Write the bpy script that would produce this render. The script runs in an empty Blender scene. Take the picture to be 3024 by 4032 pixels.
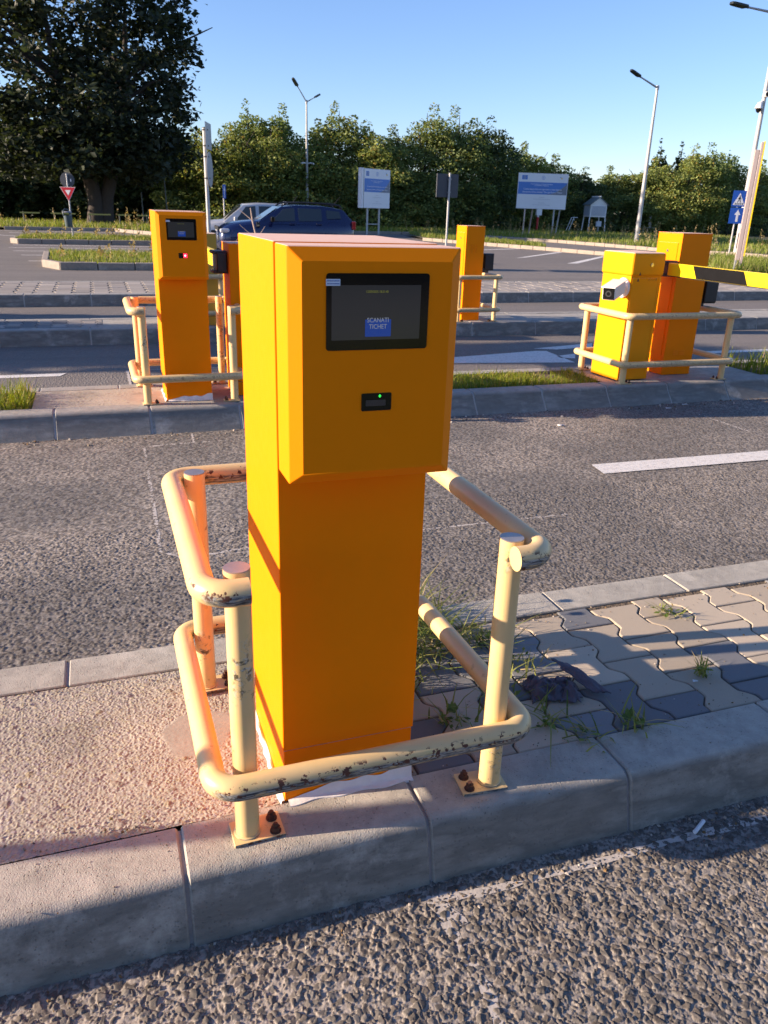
import bpy, bmesh, math, random
import numpy as np
from mathutils import Vector, Matrix
R = math.radians
scene = bpy.context.scene
col = scene.collection
rng = np.random.default_rng(7)
random.seed(7)

# ------------------------------------------------------------------ materials
M = {}
def new_mat(name):
    m = bpy.data.materials.new(name); m.use_nodes = True
    nt = m.node_tree; nt.nodes.clear()
    out = nt.nodes.new('ShaderNodeOutputMaterial')
    b = nt.nodes.new('ShaderNodeBsdfPrincipled')
    nt.links.new(b.outputs[0], out.inputs[0])
    M[name] = m
    return m, nt, b
def nd(nt, typ, **kw):
    n = nt.nodes.new(typ)
    for k, v in kw.items():
        if k.startswith('i_'):
            key = k[2:]; key = int(key) if key.isdigit() else key
            n.inputs[key].default_value = v
        else: setattr(n, k, v)
    return n
def ln(nt, a, b): nt.links.new(a, b)
def mixc(nt, fac, a, b, blend='MIX'):
    n = nt.nodes.new('ShaderNodeMix'); n.data_type = 'RGBA'; n.blend_type = blend
    for sock, v in ((n.inputs[0], fac), (n.inputs[6], a), (n.inputs[7], b)):
        if hasattr(v, 'is_output'): nt.links.new(v, sock)
        elif not hasattr(v, '__len__'): sock.default_value = v
        else: sock.default_value = (*v[:3], 1)
    return n.outputs[2]
def noise(nt, scale, detail=4, rough=.55, coord='Object', vec=None, dist=0):
    n = nd(nt, 'ShaderNodeTexNoise', i_Scale=scale, i_Detail=detail, i_Roughness=rough, i_Distortion=dist)
    if vec is None:
        tc = nt.nodes.new('ShaderNodeTexCoord'); vec = tc.outputs[coord]
    ln(nt, vec, n.inputs['Vector']); return n.outputs['Fac']
def rampf(nt, fac, stops):
    r = nt.nodes.new('ShaderNodeValToRGB'); e = r.color_ramp.elements
    e.remove(e[1]); e[0].position = stops[0][0]
    for i, (p, c) in enumerate(stops):
        el = e[0] if i == 0 else e.new(p)
        el.color = (c, c, c, 1) if not hasattr(c, '__len__') else (*c[:3], 1)
    ln(nt, fac, r.inputs[0]); return r.outputs[0]
def math_(nt, op, a, b=None, c=None):
    n = nd(nt, 'ShaderNodeMath', operation=op)
    for i, v in enumerate((a, b, c)):
        if v is None: continue
        if hasattr(v, 'is_output'): ln(nt, v, n.inputs[i])
        else: n.inputs[i].default_value = v
    return n.outputs[0]
def bump(nt, b, h, strength=.3, dist=.002, prev=None):
    n = nd(nt, 'ShaderNodeBump', i_Strength=strength, i_Distance=dist)
    ln(nt, h, n.inputs['Height'])
    if prev is not None: ln(nt, prev, n.inputs['Normal'])
    ln(nt, n.outputs[0], b.inputs['Normal']); return n.outputs[0]
def simple(name, c, rough=.5, metal=0, var=.12, scale=6, bumpd=0, bscale=200, emit=None, es=1, coat=0, spec=None):
    m, nt, b = new_mat(name)
    if var:
        f = noise(nt, scale, 5)
        f2 = noise(nt, scale*7, 3)
        a = tuple(x*(1-var) for x in c); d = tuple(min(1, x*(1+var)) for x in c)
        cc = mixc(nt, f, a, d)
        cc = mixc(nt, math_(nt, 'MULTIPLY', f2, .25), cc, tuple(x*.8 for x in c))
        ln(nt, cc, b.inputs['Base Color'])
        ln(nt, math_(nt, 'MULTIPLY_ADD', f2, .2, rough-.1), b.inputs['Roughness'])
    else:
        b.inputs['Base Color'].default_value = (*c, 1); b.inputs['Roughness'].default_value = rough
    b.inputs['Metallic'].default_value = metal
    if coat: b.inputs['Coat Weight'].default_value = coat; b.inputs['Coat Roughness'].default_value = .05
    if spec is not None: b.inputs['Specular IOR Level'].default_value = spec
    if bumpd: bump(nt, b, noise(nt, bscale, 2), .5, bumpd)
    if emit: b.inputs['Emission Color'].default_value = (*emit, 1); b.inputs['Emission Strength'].default_value = es
    return m

# yellow powder coat with fine grain, dust and faint scuffs
def powder(name, c, rough=.42, dust=.1):
    m, nt, b = new_mat(name)
    f = noise(nt, 3, 6, .6); g = noise(nt, 30, 5, .65)
    cc = mixc(nt, f, tuple(x*.93 for x in c), tuple(min(1, x*1.05) for x in c))
    geo = nd(nt, 'ShaderNodeNewGeometry'); sx = nd(nt, 'ShaderNodeSeparateXYZ'); ln(nt, geo.outputs['Normal'], sx.inputs[0])
    up = math_(nt, 'MULTIPLY', math_(nt, 'GREATER_THAN', sx.outputs['Z'], .7), rampf(nt, g, [(.2, .7), (.7, .93)]))
    cc = mixc(nt, up, cc, (.74, .56, .46))      # dust that has settled on top faces
    sc = rampf(nt, noise(nt, 9, 8, .75, dist=.6), [(.60, 0), (.70, dust)])
    cc = mixc(nt, sc, cc, (.45, .22, .05))
    ln(nt, cc, b.inputs['Base Color'])
    ln(nt, math_(nt, 'MULTIPLY_ADD', g, .25, rough-.02), b.inputs['Roughness'])
    b.inputs['Specular IOR Level'].default_value = .10
    n1 = bump(nt, b, noise(nt, 420, 2, .5), .22, .0009)
    return m
powder('yellow', (.93, .245, .0005), dust=.05)
powder('yellow_lemon', (.84, .315, .005))
powder('yellow_ochre', (.47, .30, .055), dust=.2)

# cream railing paint with chips, rust and grey scuffs
def cream(name, chips):
    rail = chips > 0
    m, nt, b = new_mat(name)
    c = (.73, .52, .24)
    f = noise(nt, 7, 6, .6); g = noise(nt, 60, 4)
    cc = mixc(nt, f, (.68, .465, .195), (.76, .565, .285))
    cc = mixc(nt, rampf(nt, noise(nt, 11, 5, .6), [(.55, 0), (.7, .45)]), cc, (.62, .56, .20))
    geo = nd(nt, 'ShaderNodeNewGeometry'); sn = nd(nt, 'ShaderNodeSeparateXYZ'); ln(nt, geo.outputs['Normal'], sn.inputs[0])
    tc = nd(nt, 'ShaderNodeTexCoord'); sp = nd(nt, 'ShaderNodeSeparateXYZ'); ln(nt, tc.outputs['Object'], sp.inputs[0])
    # stretched along the pipe: scrape band low on the outer front of the pipes
    front = rampf(nt, math_(nt, 'MULTIPLY', sn.outputs['Y'], -1), [(.55, 0), (.8, 1)])
    lowb = rampf(nt, math_(nt, 'MULTIPLY_ADD', sn.outputs['Z'], .5, .5), [(.12, 0), (.22, 1), (.56, 1), (.68, 0)])
    band = math_(nt, 'MULTIPLY', front, lowb)
    mp = nd(nt, 'ShaderNodeMapping'); mp.inputs['Scale'].default_value = (14, 70, 110); ln(nt, tc.outputs['Object'], mp.inputs[0])
    st = noise(nt, 1.0, 5, .7, vec=mp.outputs[0])
    scr = math_(nt, 'MULTIPLY', band, rampf(nt, st, [(.32, 0), (.45, 1)]))
    st2 = rampf(nt, noise(nt, 2.1, 5, .7, vec=mp.outputs[0]), [(.40, 0), (.62, 1)])
    scc = mixc(nt, st2, (.03, .032, .036), (.36, .36, .34))
    blk = math_(nt, 'MULTIPLY', scr, chips)
    ln_ = mixc(nt, blk, cc, scc)
    # rust chips
    vo = noise(nt, 38, 3, .5); ru = rampf(nt, vo, [(.66, 0), (.685, 1)])
    zone = rampf(nt, noise(nt, 5, 2), [(.5, 0), (.58, 1)])
    ru = math_(nt, 'MULTIPLY', ru, zone)
    fr2 = rampf(nt, math_(nt, 'MULTIPLY', sn.outputs['Y'], -1), [(.0, .25), (.3, 1)])
    ru = math_(nt, 'MULTIPLY', math_(nt, 'MULTIPLY', ru, fr2), min(1, chips*1.2) if rail else .5)
    vo2 = rampf(nt, noise(nt, 55, 4, .6), [(.56, 0), (.585, 1)])
    mid = rampf(nt, math_(nt, 'MULTIPLY_ADD', sn.outputs['Z'], .5, .5), [(.35, 0), (.45, 1), (.85, 1), (.95, 0)])
    ru2 = math_(nt, 'MULTIPLY', math_(nt, 'MULTIPLY', vo2, front), math_(nt, 'MULTIPLY', mid, chips))
    ru = math_(nt, 'MAXIMUM', ru, ru2)
    if not rail:
        sm = math_(nt, 'MULTIPLY', front, math_(nt, 'MULTIPLY', rampf(nt, noise(nt, 4.2, 2), [(.53, 0), (.60, 1)]), rampf(nt, noise(nt, 26, 6, .75, dist=1.2), [(.50, 0), (.56, .9)])))
        ln_ = mixc(nt, sm, ln_, mixc(nt, rampf(nt, noise(nt, 70, 3), [(.45, 0), (.55, 1)]), (.03, .032, .03), (.50, .50, .44)))
    fin = mixc(nt, ru, ln_, mixc(nt, g, (.055, .018, .012), (.14, .05, .028)))
    ln(nt, fin, b.inputs['Base Color'])
    ln(nt, math_(nt, 'MULTIPLY_ADD', math_(nt, 'MAXIMUM', ru, blk), .35, .38), b.inputs['Roughness'])
    h = math_(nt, 'ADD', math_(nt, 'MULTIPLY', noise(nt, 90, 3), .25), math_(nt, 'MULTIPLY', math_(nt, 'MAXIMUM', ru, blk), -.8))
    bump(nt, b, h, .45, .0012)
cream('cream_worn', 1.0)
cream('cream', .45)
cream('cream_post', .0)
simple('cap_metal', (.40, .37, .36), .35, .6, .35, 30)
simple('rust', (.085, .035, .02), .8, 0, .5, 60, .001, 150)
simple('black_plastic', (.012, .012, .014), .45, 0, .2, 20)
simple('black_gloss', (.006, .006, .007), .12, 0, 0, coat=0)
simple('dark_metal', (.05, .05, .055), .5, .3, .25, 20)
simple('galv', (.33, .34, .35), .42, .35, .2, 12)
simple('galv_pale', (.42, .42, .41), .5, .1, .15, 12)
simple('alu_pink', (.52, .42, .38), .45, .3, .1, 5)
simple('white_paint', (.78, .78, .77), .5, 0, .07, 8)
simple('white_plastic', (.80, .77, .74), .35, 0, .03, 8)
simple('sealant', (.78, .77, .75), .55, 0, .12, 40, .002, 120)
simple('arm_yellow', (.85, .60, .004), .4, 0, .06, 4)
simple('arm_black', (.009, .009, .010), .8, 0, .4, 14, spec=.08)
simple('sign_back', (.055, .062, .075), .55, .2, .2, 6)
simple('sign_blue', (.012, .085, .42), .4, 0, .06, 6)
simple('sign_white', (.74, .74, .74), .4, 0, .04, 6)
simple('sign_red', (.50, .012, .025), .35, 0, .06, 6)
simple('sign_black', (.01, .01, .01), .5, 0, 0)
simple('board_white', (.74, .75, .78), .45, 0, .05, 1)
simple('board_blue', (.07, .20, .55), .45, 0, .25, .6)
simple('board_grey', (.17, .19, .24), .45, 0, .1, .6)
simple('board_text', (.78, .80, .86), .5, 0, 0)
simple('board_text_grey', (.42, .44, .48), .5, 0, 0)
simple('crest', (.35, .42, .62), .5, 0, 0)
simple('logo_yellow', (.75, .50, .03), .5, 0, 0)
simple('bin_grey', (.055, .085, .10), .45, .2, .2, 8)
simple('bin_dark', (.03, .034, .05), .5, 0, .2, 8)
simple('roof_grey', (.16, .18, .17), .6, .2, .2, 6)
simple('louver', (.52, .55, .60), .5, 0, .08, 10)
simple('lamp_head', (.018, .024, .022), .4, .4, .2, 10)
simple('rag', (.11, .10, .125), .95, 0, .35, 25, .004, 160)
simple('litter_white', (.75, .76, .76), .5, 0, .1, 30)
simple('bark', (.050, .040, .034), .9, 0, .35, 4, .03, 9)
simple('branch', (.14, .10, .08), .9, 0, .3, 4)
simple('twig', (.40, .30, .24), .9, 0, .3, 20)
simple('rail_yellow', (.40, .36, .10), .6, 0, .15, 4)
simple('fence_dark', (.02, .03, .028), .6, .2, .1, 3)
simple('fence_post', (.10, .11, .10), .6, .2, .1, 3)
simple('car_blue', (.004, .010, .060), .25, .25, .03, 2, coat=.8)
simple('car_silver', (.50, .51, .52), .32, .35, .03, 2, coat=.6)
simple('car_glass', (.035, .045, .05), .05, 0, 0, spec=.7)
simple('tyre', (.014, .014, .014), .85, 0, .2, 20)
simple('rim', (.38, .38, .39), .35, .6, .08, 10)
simple('chrome', (.62, .62, .62), .15, .9, 0)
simple('tail_red', (.32, .01, .015), .15, 0, 0, coat=.5)
simple('lamp_glass', (.55, .58, .62), .12, .2, 0)
simple('sticker_white', (.62, .72, .82), .4, 0, 0)
simple('ink_blue', (.05, .10, .38), .5, 0, 0)
simple('ink_dark', (.10, .04, .02), .5, 0, 0)
simple('screen_dark', (.020, .021, .022), .10, 0, 0, emit=(.35, .36, .40), es=.012)
simple('screen_blue', (.01, .04, .2), .12, 0, 0, emit=(.03, .10, .50), es=.085)
simple('screen_text', (.1, .1, .1), .2, 0, 0, emit=(.62, .72, 1.0), es=.075)
simple('screen_date', (.1, .1, .02), .2, 0, 0, emit=(.60, .62, .18), es=.045)
simple('scan_window', (.010, .010, .010), .15, 0, 0)
simple('scan_inner', (.060, .052, .048), .3, 0, .3, 90)
simple('led_green', (0, .1, 0), .3, 0, 0, emit=(.05, 1, .12), es=.4)
simple('led_red', (.1, 0, 0), .3, 0, 0, emit=(1, .02, .05), es=1.2)
simple('led_red_core', (.1, 0, 0), .3, 0, 0, emit=(1, .35, .4), es=3.0)

# concrete of the kerbs: pale skin, pores, darker dirt blotches
def concrete(name, c, dirt=.5, pore=1.0):
    m, nt, b = new_mat(name)
    f = noise(nt, 1.7, 6, .62); g = noise(nt, 22, 5, .65); s = noise(nt, 260, 2)
    cc = mixc(nt, f, tuple(x*.84 for x in c), tuple(x*1.14 for x in c))
    cc = mixc(nt, rampf(nt, g, [(.35, 0), (.7, .6)]), cc, tuple(x*.66 for x in c)); cc = mixc(nt, math_(nt, 'MULTIPLY', s, .5), cc, mixc(nt, 1.0, cc, (.62, .62, .62), 'MULTIPLY'))
    tc = nd(nt, 'ShaderNodeTexCoord')
    mp = nd(nt, 'ShaderNodeMapping'); mp.inputs['Scale'].default_value = (2.6, 9, 9); ln(nt, tc.outputs['Object'], mp.inputs[0])
    geo = nd(nt, 'ShaderNodeNewGeometry'); sn = nd(nt, 'ShaderNodeSeparateXYZ'); ln(nt, geo.outputs['Normal'], sn.inputs[0])
    side = rampf(nt, math_(nt, 'MULTIPLY', sn.outputs['Y'], -1), [(.5, 0), (.9, 1)])
    bl = rampf(nt, noise(nt, 1, 6, .6, vec=mp.outputs[0]), [(.34, dirt*.2), (.42, dirt*.75), (.52, dirt*1.15), (.58, dirt*.7), (.70, dirt*.25)])
    cc = mixc(nt, math_(nt, 'MULTIPLY', side, bl), cc, tuple(x*.30 for x in c))   # tyre scuffs on the road-side face
    stn = rampf(nt, noise(nt, 5.5, 7, .72, dist=.8), [(.50, 0), (.60, .38), (.66, .1)]); cc = mixc(nt, stn, cc, tuple(x*.5 for x in c))
    wl = rampf(nt, noise(nt, 3.3, 7, .7), [(.56, 0), (.70, .6)])
    cc = mixc(nt, wl, cc, tuple(min(1, x*1.35) for x in c))
    vo = nd(nt, 'ShaderNodeTexVoronoi', i_Scale=95.0); ln(nt, tc.outputs['Object'], vo.inputs['Vector'])
    pit = rampf(nt, vo.outputs['Distance'], [(.14, 1), (.24, 0)])
    pit = math_(nt, 'MULTIPLY', pit, rampf(nt, g, [(.42, 0), (.56, pore)]))
    cc = mixc(nt, math_(nt, 'MULTIPLY', pit, .6), cc, tuple(x*.45 for x in c))
    ln(nt, cc, b.inputs['Base Color']); b.inputs['Roughness'].default_value = .88
    h = math_(nt, 'ADD', math_(nt, 'MULTIPLY', s, .45), math_(nt, 'ADD', math_(nt, 'MULTIPLY', g, .8), math_(nt, 'MULTIPLY', pit, -1)))
    bump(nt, b, h, .75, .004)
concrete('kerb_concrete', (.455, .425, .36), .72)
concrete('kerb_far', (.37, .355, .32), .7, .2)
concrete('kerb_warm', (.36, .305, .25), .2, .2)  # warmer, cleaner concrete for the parking island and verge kerbs
concrete('slab_smooth', (.41, .385, .335), .1, .3)
simple('mortar', (.34, .32, .30), .95, 0, .35, 40, .003, 200)
simple('mortar_pale', (.42, .40, .37), .95, 0, .3, 20)
simple('mortar_dark', (.05, .045, .04), .95, 0, .4, 40)
simple('loop_seal', (.47, .43, .385), .9, 0, .3, 40, .002, 120)

# surfaces carrying their per-stone tone in a colour attribute
def attr_mat(name, rough, bscale=0, bd=0, spec=.4, transl=0):
    m, nt, b = new_mat(name)
    a = nd(nt, 'ShaderNodeVertexColor', layer_name='tone')
    f = noise(nt, 300, 2)
    cc = mixc(nt, math_(nt, 'MULTIPLY', f, .5), a.outputs[0], mixc(nt, 1.0, a.outputs[0], (.55, .55, .55), 'MULTIPLY'))
    ln(nt, cc, b.inputs['Base Color']); b.inputs['Roughness'].default_value = rough
    b.inputs['Specular IOR Level'].default_value = spec
    if bd: bump(nt, b, noise(nt, bscale, 3, .6), .5, bd)
    return m
attr_mat('asphalt_near', .82, 520, .0015, .35)
attr_mat('pebble_slab', .88, 600, .0012)
attr_mat('paver', .85, 330, .0016)
# far asphalt, same stones as bump
def asphalt_far():
    m, nt, b = new_mat('asphalt_far')
    tc = nd(nt, 'ShaderNodeTexCoord')
    vo = nd(nt, 'ShaderNodeTexVoronoi', i_Scale=48.0); ln(nt, tc.outputs['Object'], vo.inputs['Vector'])
    big = noise(nt, .25, 5, .6); med = noise(nt, 2.2, 5, .7)
    mp = nd(nt, 'ShaderNodeMapping'); mp.inputs['Scale'].default_value = (.12, 1.6, 1); ln(nt, tc.outputs['Object'], mp.inputs[0])
    trk = noise(nt, 1, 4, .6, vec=mp.outputs[0])
    c = mixc(nt, vo.outputs['Color'], (.125, .113, .10), (.205, .185, .166))
    c = mixc(nt, rampf(nt, big, [(.3, 0), (.7, .5)]), c, (.225, .20, .178))
    c = mixc(nt, rampf(nt, trk, [(.45, 0), (.65, .35)]), c, (.11, .10, .092))
    c = mixc(nt, rampf(nt, med, [(.62, 0), (.75, .3)]), c, (.27, .245, .222))
    ln(nt, c, b.inputs['Base Color']); b.inputs['Roughness'].default_value = .85
    b.inputs['Specular IOR Level'].default_value = .3
    bump(nt, b, vo.outputs['Distance'], .8, .008)
asphalt_far()
def leafmat(name, rough=.55, transl=.35):
    m, nt, b = new_mat(name)
    a = nd(nt, 'ShaderNodeVertexColor', layer_name='tone')
    ln(nt, a.outputs[0], b.inputs['Base Color']); b.inputs['Roughness'].default_value = rough
    b.inputs['Specular IOR Level'].default_value = .3
    t = nd(nt, 'ShaderNodeBsdfTranslucent'); ln(nt, mixc(nt, 1.0, a.outputs[0], (1.3, 1.25, .5), 'MULTIPLY'), t.inputs[0])
    mx = nd(nt, 'ShaderNodeMixShader', i_0=transl)
    out = [n for n in nt.nodes if n.type == 'OUTPUT_MATERIAL'][0]
    ln(nt, b.outputs[0], mx.inputs[1]); ln(nt, t.outputs[0], mx.inputs[2]); ln(nt, mx.outputs[0], out.inputs[0])
leafmat('leaf'); leafmat('blade', .6, .4)
def soil(name, a, c2, sc):
    m, nt, b = new_mat(name)
    cc = mixc(nt, rampf(nt, noise(nt, sc, 6, .65), [(.35, 0), (.65, 1)]), a, c2)
    ln(nt, cc, b.inputs['Base Color']); b.inputs['Roughness'].default_value = .95
    bump(nt, b, noise(nt, sc*12, 4), .8, .03)
soil('verge_soil', (.060, .065, .022), (.16, .135, .065), .6)
soil('earth', (.10, .075, .05), (.17, .13, .09), 6)
def marking():
    m, nt, b = new_mat('road_paint')
    f = noise(nt, 30, 6, .7); v = noise(nt, 160, 2)
    wear = rampf(nt, math_(nt, 'ADD', math_(nt, 'MULTIPLY', f, .6), math_(nt, 'MULTIPLY', v, .4)), [(.50, 0), (.60, .55)])
    ln(nt, mixc(nt, wear, (.66, .64, .60), (.22, .20, .185)), b.inputs['Base Color']); b.inputs['Roughness'].default_value = .8
    bump(nt, b, v, .6, .004)
marking()

# ------------------------------------------------------------------ mesh helpers
class MB:
    def __init__(s): s.v = []; s.f = []; s.m = []
    def add(s, vs, fs, mi=0):
        o = len(s.v); s.v += [tuple(p) for p in vs]; s.f += [tuple(i+o for i in f) for f in fs]; s.m += [mi]*len(fs); return s
    def box(s, x0, x1, y0, y1, z0, z1, mi=0, rot=0, about=None):
        vs = [(x, y, z) for z in (z0, z1) for y in (y0, y1) for x in (x0, x1)]
        if rot:
            cx, cy = about or ((x0+x1)/2, (y0+y1)/2); c, sn = math.cos(rot), math.sin(rot)
            vs = [(cx+c*(x-cx)-sn*(y-cy), cy+sn*(x-cx)+c*(y-cy), z) for x, y, z in vs]
        return s.add(vs, [(0, 2, 3, 1), (4, 5, 7, 6), (0, 1, 5, 4), (1, 3, 7, 5), (3, 2, 6, 7), (2, 0, 4, 6)], mi)
    def prism(s, pts, fn0, fn1, mi=0):
        n = len(pts); a = [fn0(*p) for p in pts]; b = [fn1(*p) for p in pts]
        return s.add(a+b, [tuple(range(n))[::-1], tuple(range(n, 2*n))]+[(i, (i+1) % n, n+(i+1) % n, n+i) for i in range(n)], mi)
    def tube(s, pts, r, n=16, mi=0, cap=True, close=False):
        P = [Vector(p) for p in pts]; k = len(P)
        rr = r if hasattr(r, '__len__') else [r]*k
        T = []
        for i in range(k):
            if close: t = P[(i+1) % k]-P[i-1]
            else: t = P[min(i+1, k-1)]-P[max(i-1, 0)]
            T.append(t.normalized())
        ref = Vector((0, 0, 1)) if abs(T[0].z) < .9 else Vector((1, 0, 0))
        u = (ref - T[0]*ref.dot(T[0])).normalized()
        vs = []
        for i in range(k):
            u = (u - T[i]*u.dot(T[i])).normalized(); w = T[i].cross(u)
            for j in range(n):
                a = 2*math.pi*j/n; vs.append(P[i]+(u*math.cos(a)+w*math.sin(a))*rr[i])
        fs = []
        for i in range(k if close else k-1):
            a, b = i*n, ((i+1) % k)*n
            for j in range(n): fs.append((a+j, a+(j+1) % n, b+(j+1) % n, b+j))
        if cap and not close: fs += [tuple(range(n))[::-1], tuple(range((k-1)*n, k*n))]
        return s.add(vs, fs, mi)
    def cyl(s, c, r, z0, z1, n=24, mi=0, r2=None):
        return s.tube([(c[0], c[1], z0), (c[0], c[1], z1)], [r, r if r2 is None else r2], n, mi)
    def build(s, name, mats, parent=None, bevel=0, smooth=35, seg=2):
        me = bpy.data.meshes.new(name); me.from_pydata(s.v, [], s.f)
        for m in (mats if isinstance(mats, (list, tuple)) else [mats]): me.materials.append(M[m])
        if any(s.m): me.polygons.foreach_set('material_index', s.m)
        bm = bmesh.new(); bm.from_mesh(me); bmesh.ops.recalc_face_normals(bm, faces=bm.faces); bm.to_mesh(me); bm.free()
        if smooth:
            me.polygons.foreach_set('use_smooth', [True]*len(me.polygons)); me.set_sharp_from_angle(angle=R(smooth))
        o = bpy.data.objects.new(name, me); col.objects.link(o)
        if parent: o.parent = parent
        if bevel:
            b = o.modifiers.new('bevel', 'BEVEL'); b.width = bevel; b.segments = seg; b.limit_method = 'ANGLE'; b.angle_limit = R(40)
            b.harden_normals = True
        return o
def arr_mesh(name, V, F, mats, tone=None, parent=None, smooth=False):
    V = np.asarray(V, np.float32); F = np.asarray(F, np.int32); k = F.shape[1]
    me = bpy.data.meshes.new(name)
    me.vertices.add(len(V)); me.vertices.foreach_set('co', V.ravel())
    me.loops.add(F.size); me.loops.foreach_set('vertex_index', F.ravel())
    me.polygons.add(len(F)); me.polygons.foreach_set('loop_start', np.arange(0, F.size, k, dtype=np.int32))
    me.polygons.foreach_set('use_smooth', np.full(len(F), smooth))
    me.update(calc_edges=True)
    for m in (mats if isinstance(mats, (list, tuple)) else [mats]): me.materials.append(M[m])
    if tone is not None:
        a = me.color_attributes.new('tone', 'FLOAT_COLOR', 'POINT')
        t = np.ones((len(V), 4), np.float32); t[:, :3] = tone; a.data.foreach_set('color', t.ravel())
    o = bpy.data.objects.new(name, me); col.objects.link(o)
    if parent: o.parent = parent
    return o
def tag(o, label=None, cat=None, group=None, kind=None):
    if label: o['label'] = label
    if cat: o['category'] = cat
    if group: o['group'] = group
    if kind: o['kind'] = kind
    return o
def empty(name, loc=(0, 0, 0), rz=0, label=None, cat=None, group=None):
    o = bpy.data.objects.new(name, None); col.objects.link(o); o.empty_display_size = .2
    o.location = loc; o.rotation_euler = (0, 0, rz)
    return tag(o, label, cat, group)
def struct(o): o['kind'] = 'structure'; return o
def copy_tree(o, parent=None):
    c = o.copy(); col.objects.link(c)
    if parent: c.parent = parent
    for ch in list(o.children): copy_tree(ch, c)
    return c
def lettering(name, txt, size, mat, parent, loc, rot=(R(90), 0, 0), align='CENTER', thick=.0004, sx=1):
    cu = bpy.data.curves.new(name, 'FONT'); cu.body = txt; cu.size = size; cu.align_x = align; cu.align_y = 'CENTER'; cu.extrude = thick
    t = bpy.data.objects.new(name+'_tmp', cu); col.objects.link(t)
    dg = bpy.context.evaluated_depsgraph_get(); dg.update()
    me = bpy.data.meshes.new_from_object(t.evaluated_get(dg)); bpy.data.objects.remove(t); bpy.data.curves.remove(cu)
    me.materials.clear(); me.materials.append(M[mat]); me.name = name
    o = bpy.data.objects.new(name, me); col.objects.link(o); o.parent = parent; o.location = loc; o.rotation_euler = rot; o.scale = (sx, 1, 1)
    return o
def rounded_path(pts, r, close=False, seg=8):
    P = [Vector(p) for p in pts]; out = []; n = len(P)
    for i in range(n):
        if not close and i in (0, n-1): out.append(P[i]); continue
        a = (P[i-1]-P[i]).normalized(); b = (P[(i+1) % n]-P[i]).normalized()
        ang = a.angle(b); d = r/math.tan(ang/2); c = P[i]+(a+b).normalized()*(r/math.sin(ang/2))
        s = P[i]+a*d-c; e = P[i]+b*d-c; tot = s.angle(e); ax = s.cross(e).normalized()
        for k in range(seg+1): out.append(c+Matrix.Rotation(tot*k/seg, 3, ax) @ s)
    return out

# ------------------------------------------------------------------ camera
CAM = Vector((0.423, -1.633, 1.652)); yaw, pitch, roll, FPX = R(19.892), R(21.263), R(1.832), 1687.98
fwd = Vector((math.sin(yaw)*math.cos(pitch), math.cos(yaw)*math.cos(pitch), -math.sin(pitch)))
rt = Vector((math.cos(yaw), -math.sin(yaw), 0)); up = rt.cross(fwd)
rt, up = rt*math.cos(roll)+up*math.sin(roll), up*math.cos(roll)-rt*math.sin(roll)
cam = bpy.data.cameras.new('camera'); co = bpy.data.objects.new('camera', cam); col.objects.link(co)
mw = Matrix((rt, up, -fwd)).transposed().to_4x4(); mw.translation = CAM; co.matrix_world = mw
cam.sensor_fit = 'VERTICAL'; cam.sensor_height = 36; cam.lens = 36*FPX/2212; cam.clip_start = .05; cam.clip_end = 3000
cam.dof.use_dof = True; cam.dof.focus_distance = 1.9; cam.dof.aperture_fstop = 14
scene.camera = co
def ray(px, py): return fwd+rt*((px-829.5)/FPX)-up*((py-1106)/FPX)
def onz(px, py, z=0): d = ray(px, py); t = (z-CAM.z)/d.z; return CAM+d*t       # photo point -> point on a level plane
def ony(px, py, y): d = ray(px, py); t = (y-CAM.y)/d.y; return CAM+d*t         # photo point -> point on an upright plane

# ------------------------------------------------------------------ light
SUN_EL, SUN_AZ = 16.5, 9.0      # light travels towards +X, 9 degrees towards the camera
sd = Vector((-math.cos(R(SUN_AZ))*math.cos(R(SUN_EL)), math.sin(R(SUN_AZ))*math.cos(R(SUN_EL)), math.sin(R(SUN_EL))))
sl = bpy.data.lights.new('sun', 'SUN'); sl.energy = 4.1; sl.angle = R(.53); sl.color = (1, .79, .60)
so = bpy.data.objects.new('sun', sl); col.objects.link(so); so.rotation_euler = sd.to_track_quat('Z', 'Y').to_euler()
w = bpy.data.worlds.new('World'); scene.world = w; w.use_nodes = True
nt = w.node_tree; bg = nt.nodes['Background']
sky = nt.nodes.new('ShaderNodeTexSky'); sky.sky_type = 'NISHITA'; sky.sun_disc = False
sky.sun_elevation = R(SUN_EL); sky.sun_rotation = math.atan2(sd.x, sd.y) % (2*math.pi)
sky.air_density = 1.0; sky.dust_density = .1; sky.ozone_density = 4.0
nt.links.new(mixc(nt, 1.0, sky.outputs[0], (.70, .655, .75), "MULTIPLY"), bg.inputs[0]); bg.inputs[1].default_value = .103
scene.view_settings.view_transform = 'Standard'; scene.view_settings.look = 'None'
scene.view_settings.exposure = 1.65; scene.view_settings.gamma = 1
scene.cycles.max_bounces = 8; scene.cycles.transparent_max_bounces = 8

# ------------------------------------------------------------------ ground, road, kerbs, paving
HK = .173
def sheet(name, pts, z, m):
    me = bpy.data.meshes.new(name); me.from_pydata([(x, y, z) for x, y in pts], [], [tuple(range(len(pts)))]); me.materials.append(M[m])
    o = bpy.data.objects.new(name, me); col.objects.link(o); return struct(o)
sheet('ground', [(-900, -600), (900, -600), (900, 1500), (-900, 1500)], -.035, 'verge_soil')
K2 = [(-60, 46), (-4, 46), (1.5, 46.3), (2.0, 45), (3.2, 42.2), (6, 42.8), (12, 50), (20.3, 51.5), (22.3, 49.2), (25.0, 46.4), (26.8, 42), (27.4, 37), (27.6, 33.5), (29.2, 30.5), (29.8, 27.5), (31.5, 20), (36, 8), (40, -30)]
sheet('road', [(-60, -30)]+K2+[(40, -30)], -.012, 'asphalt_far')

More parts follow.
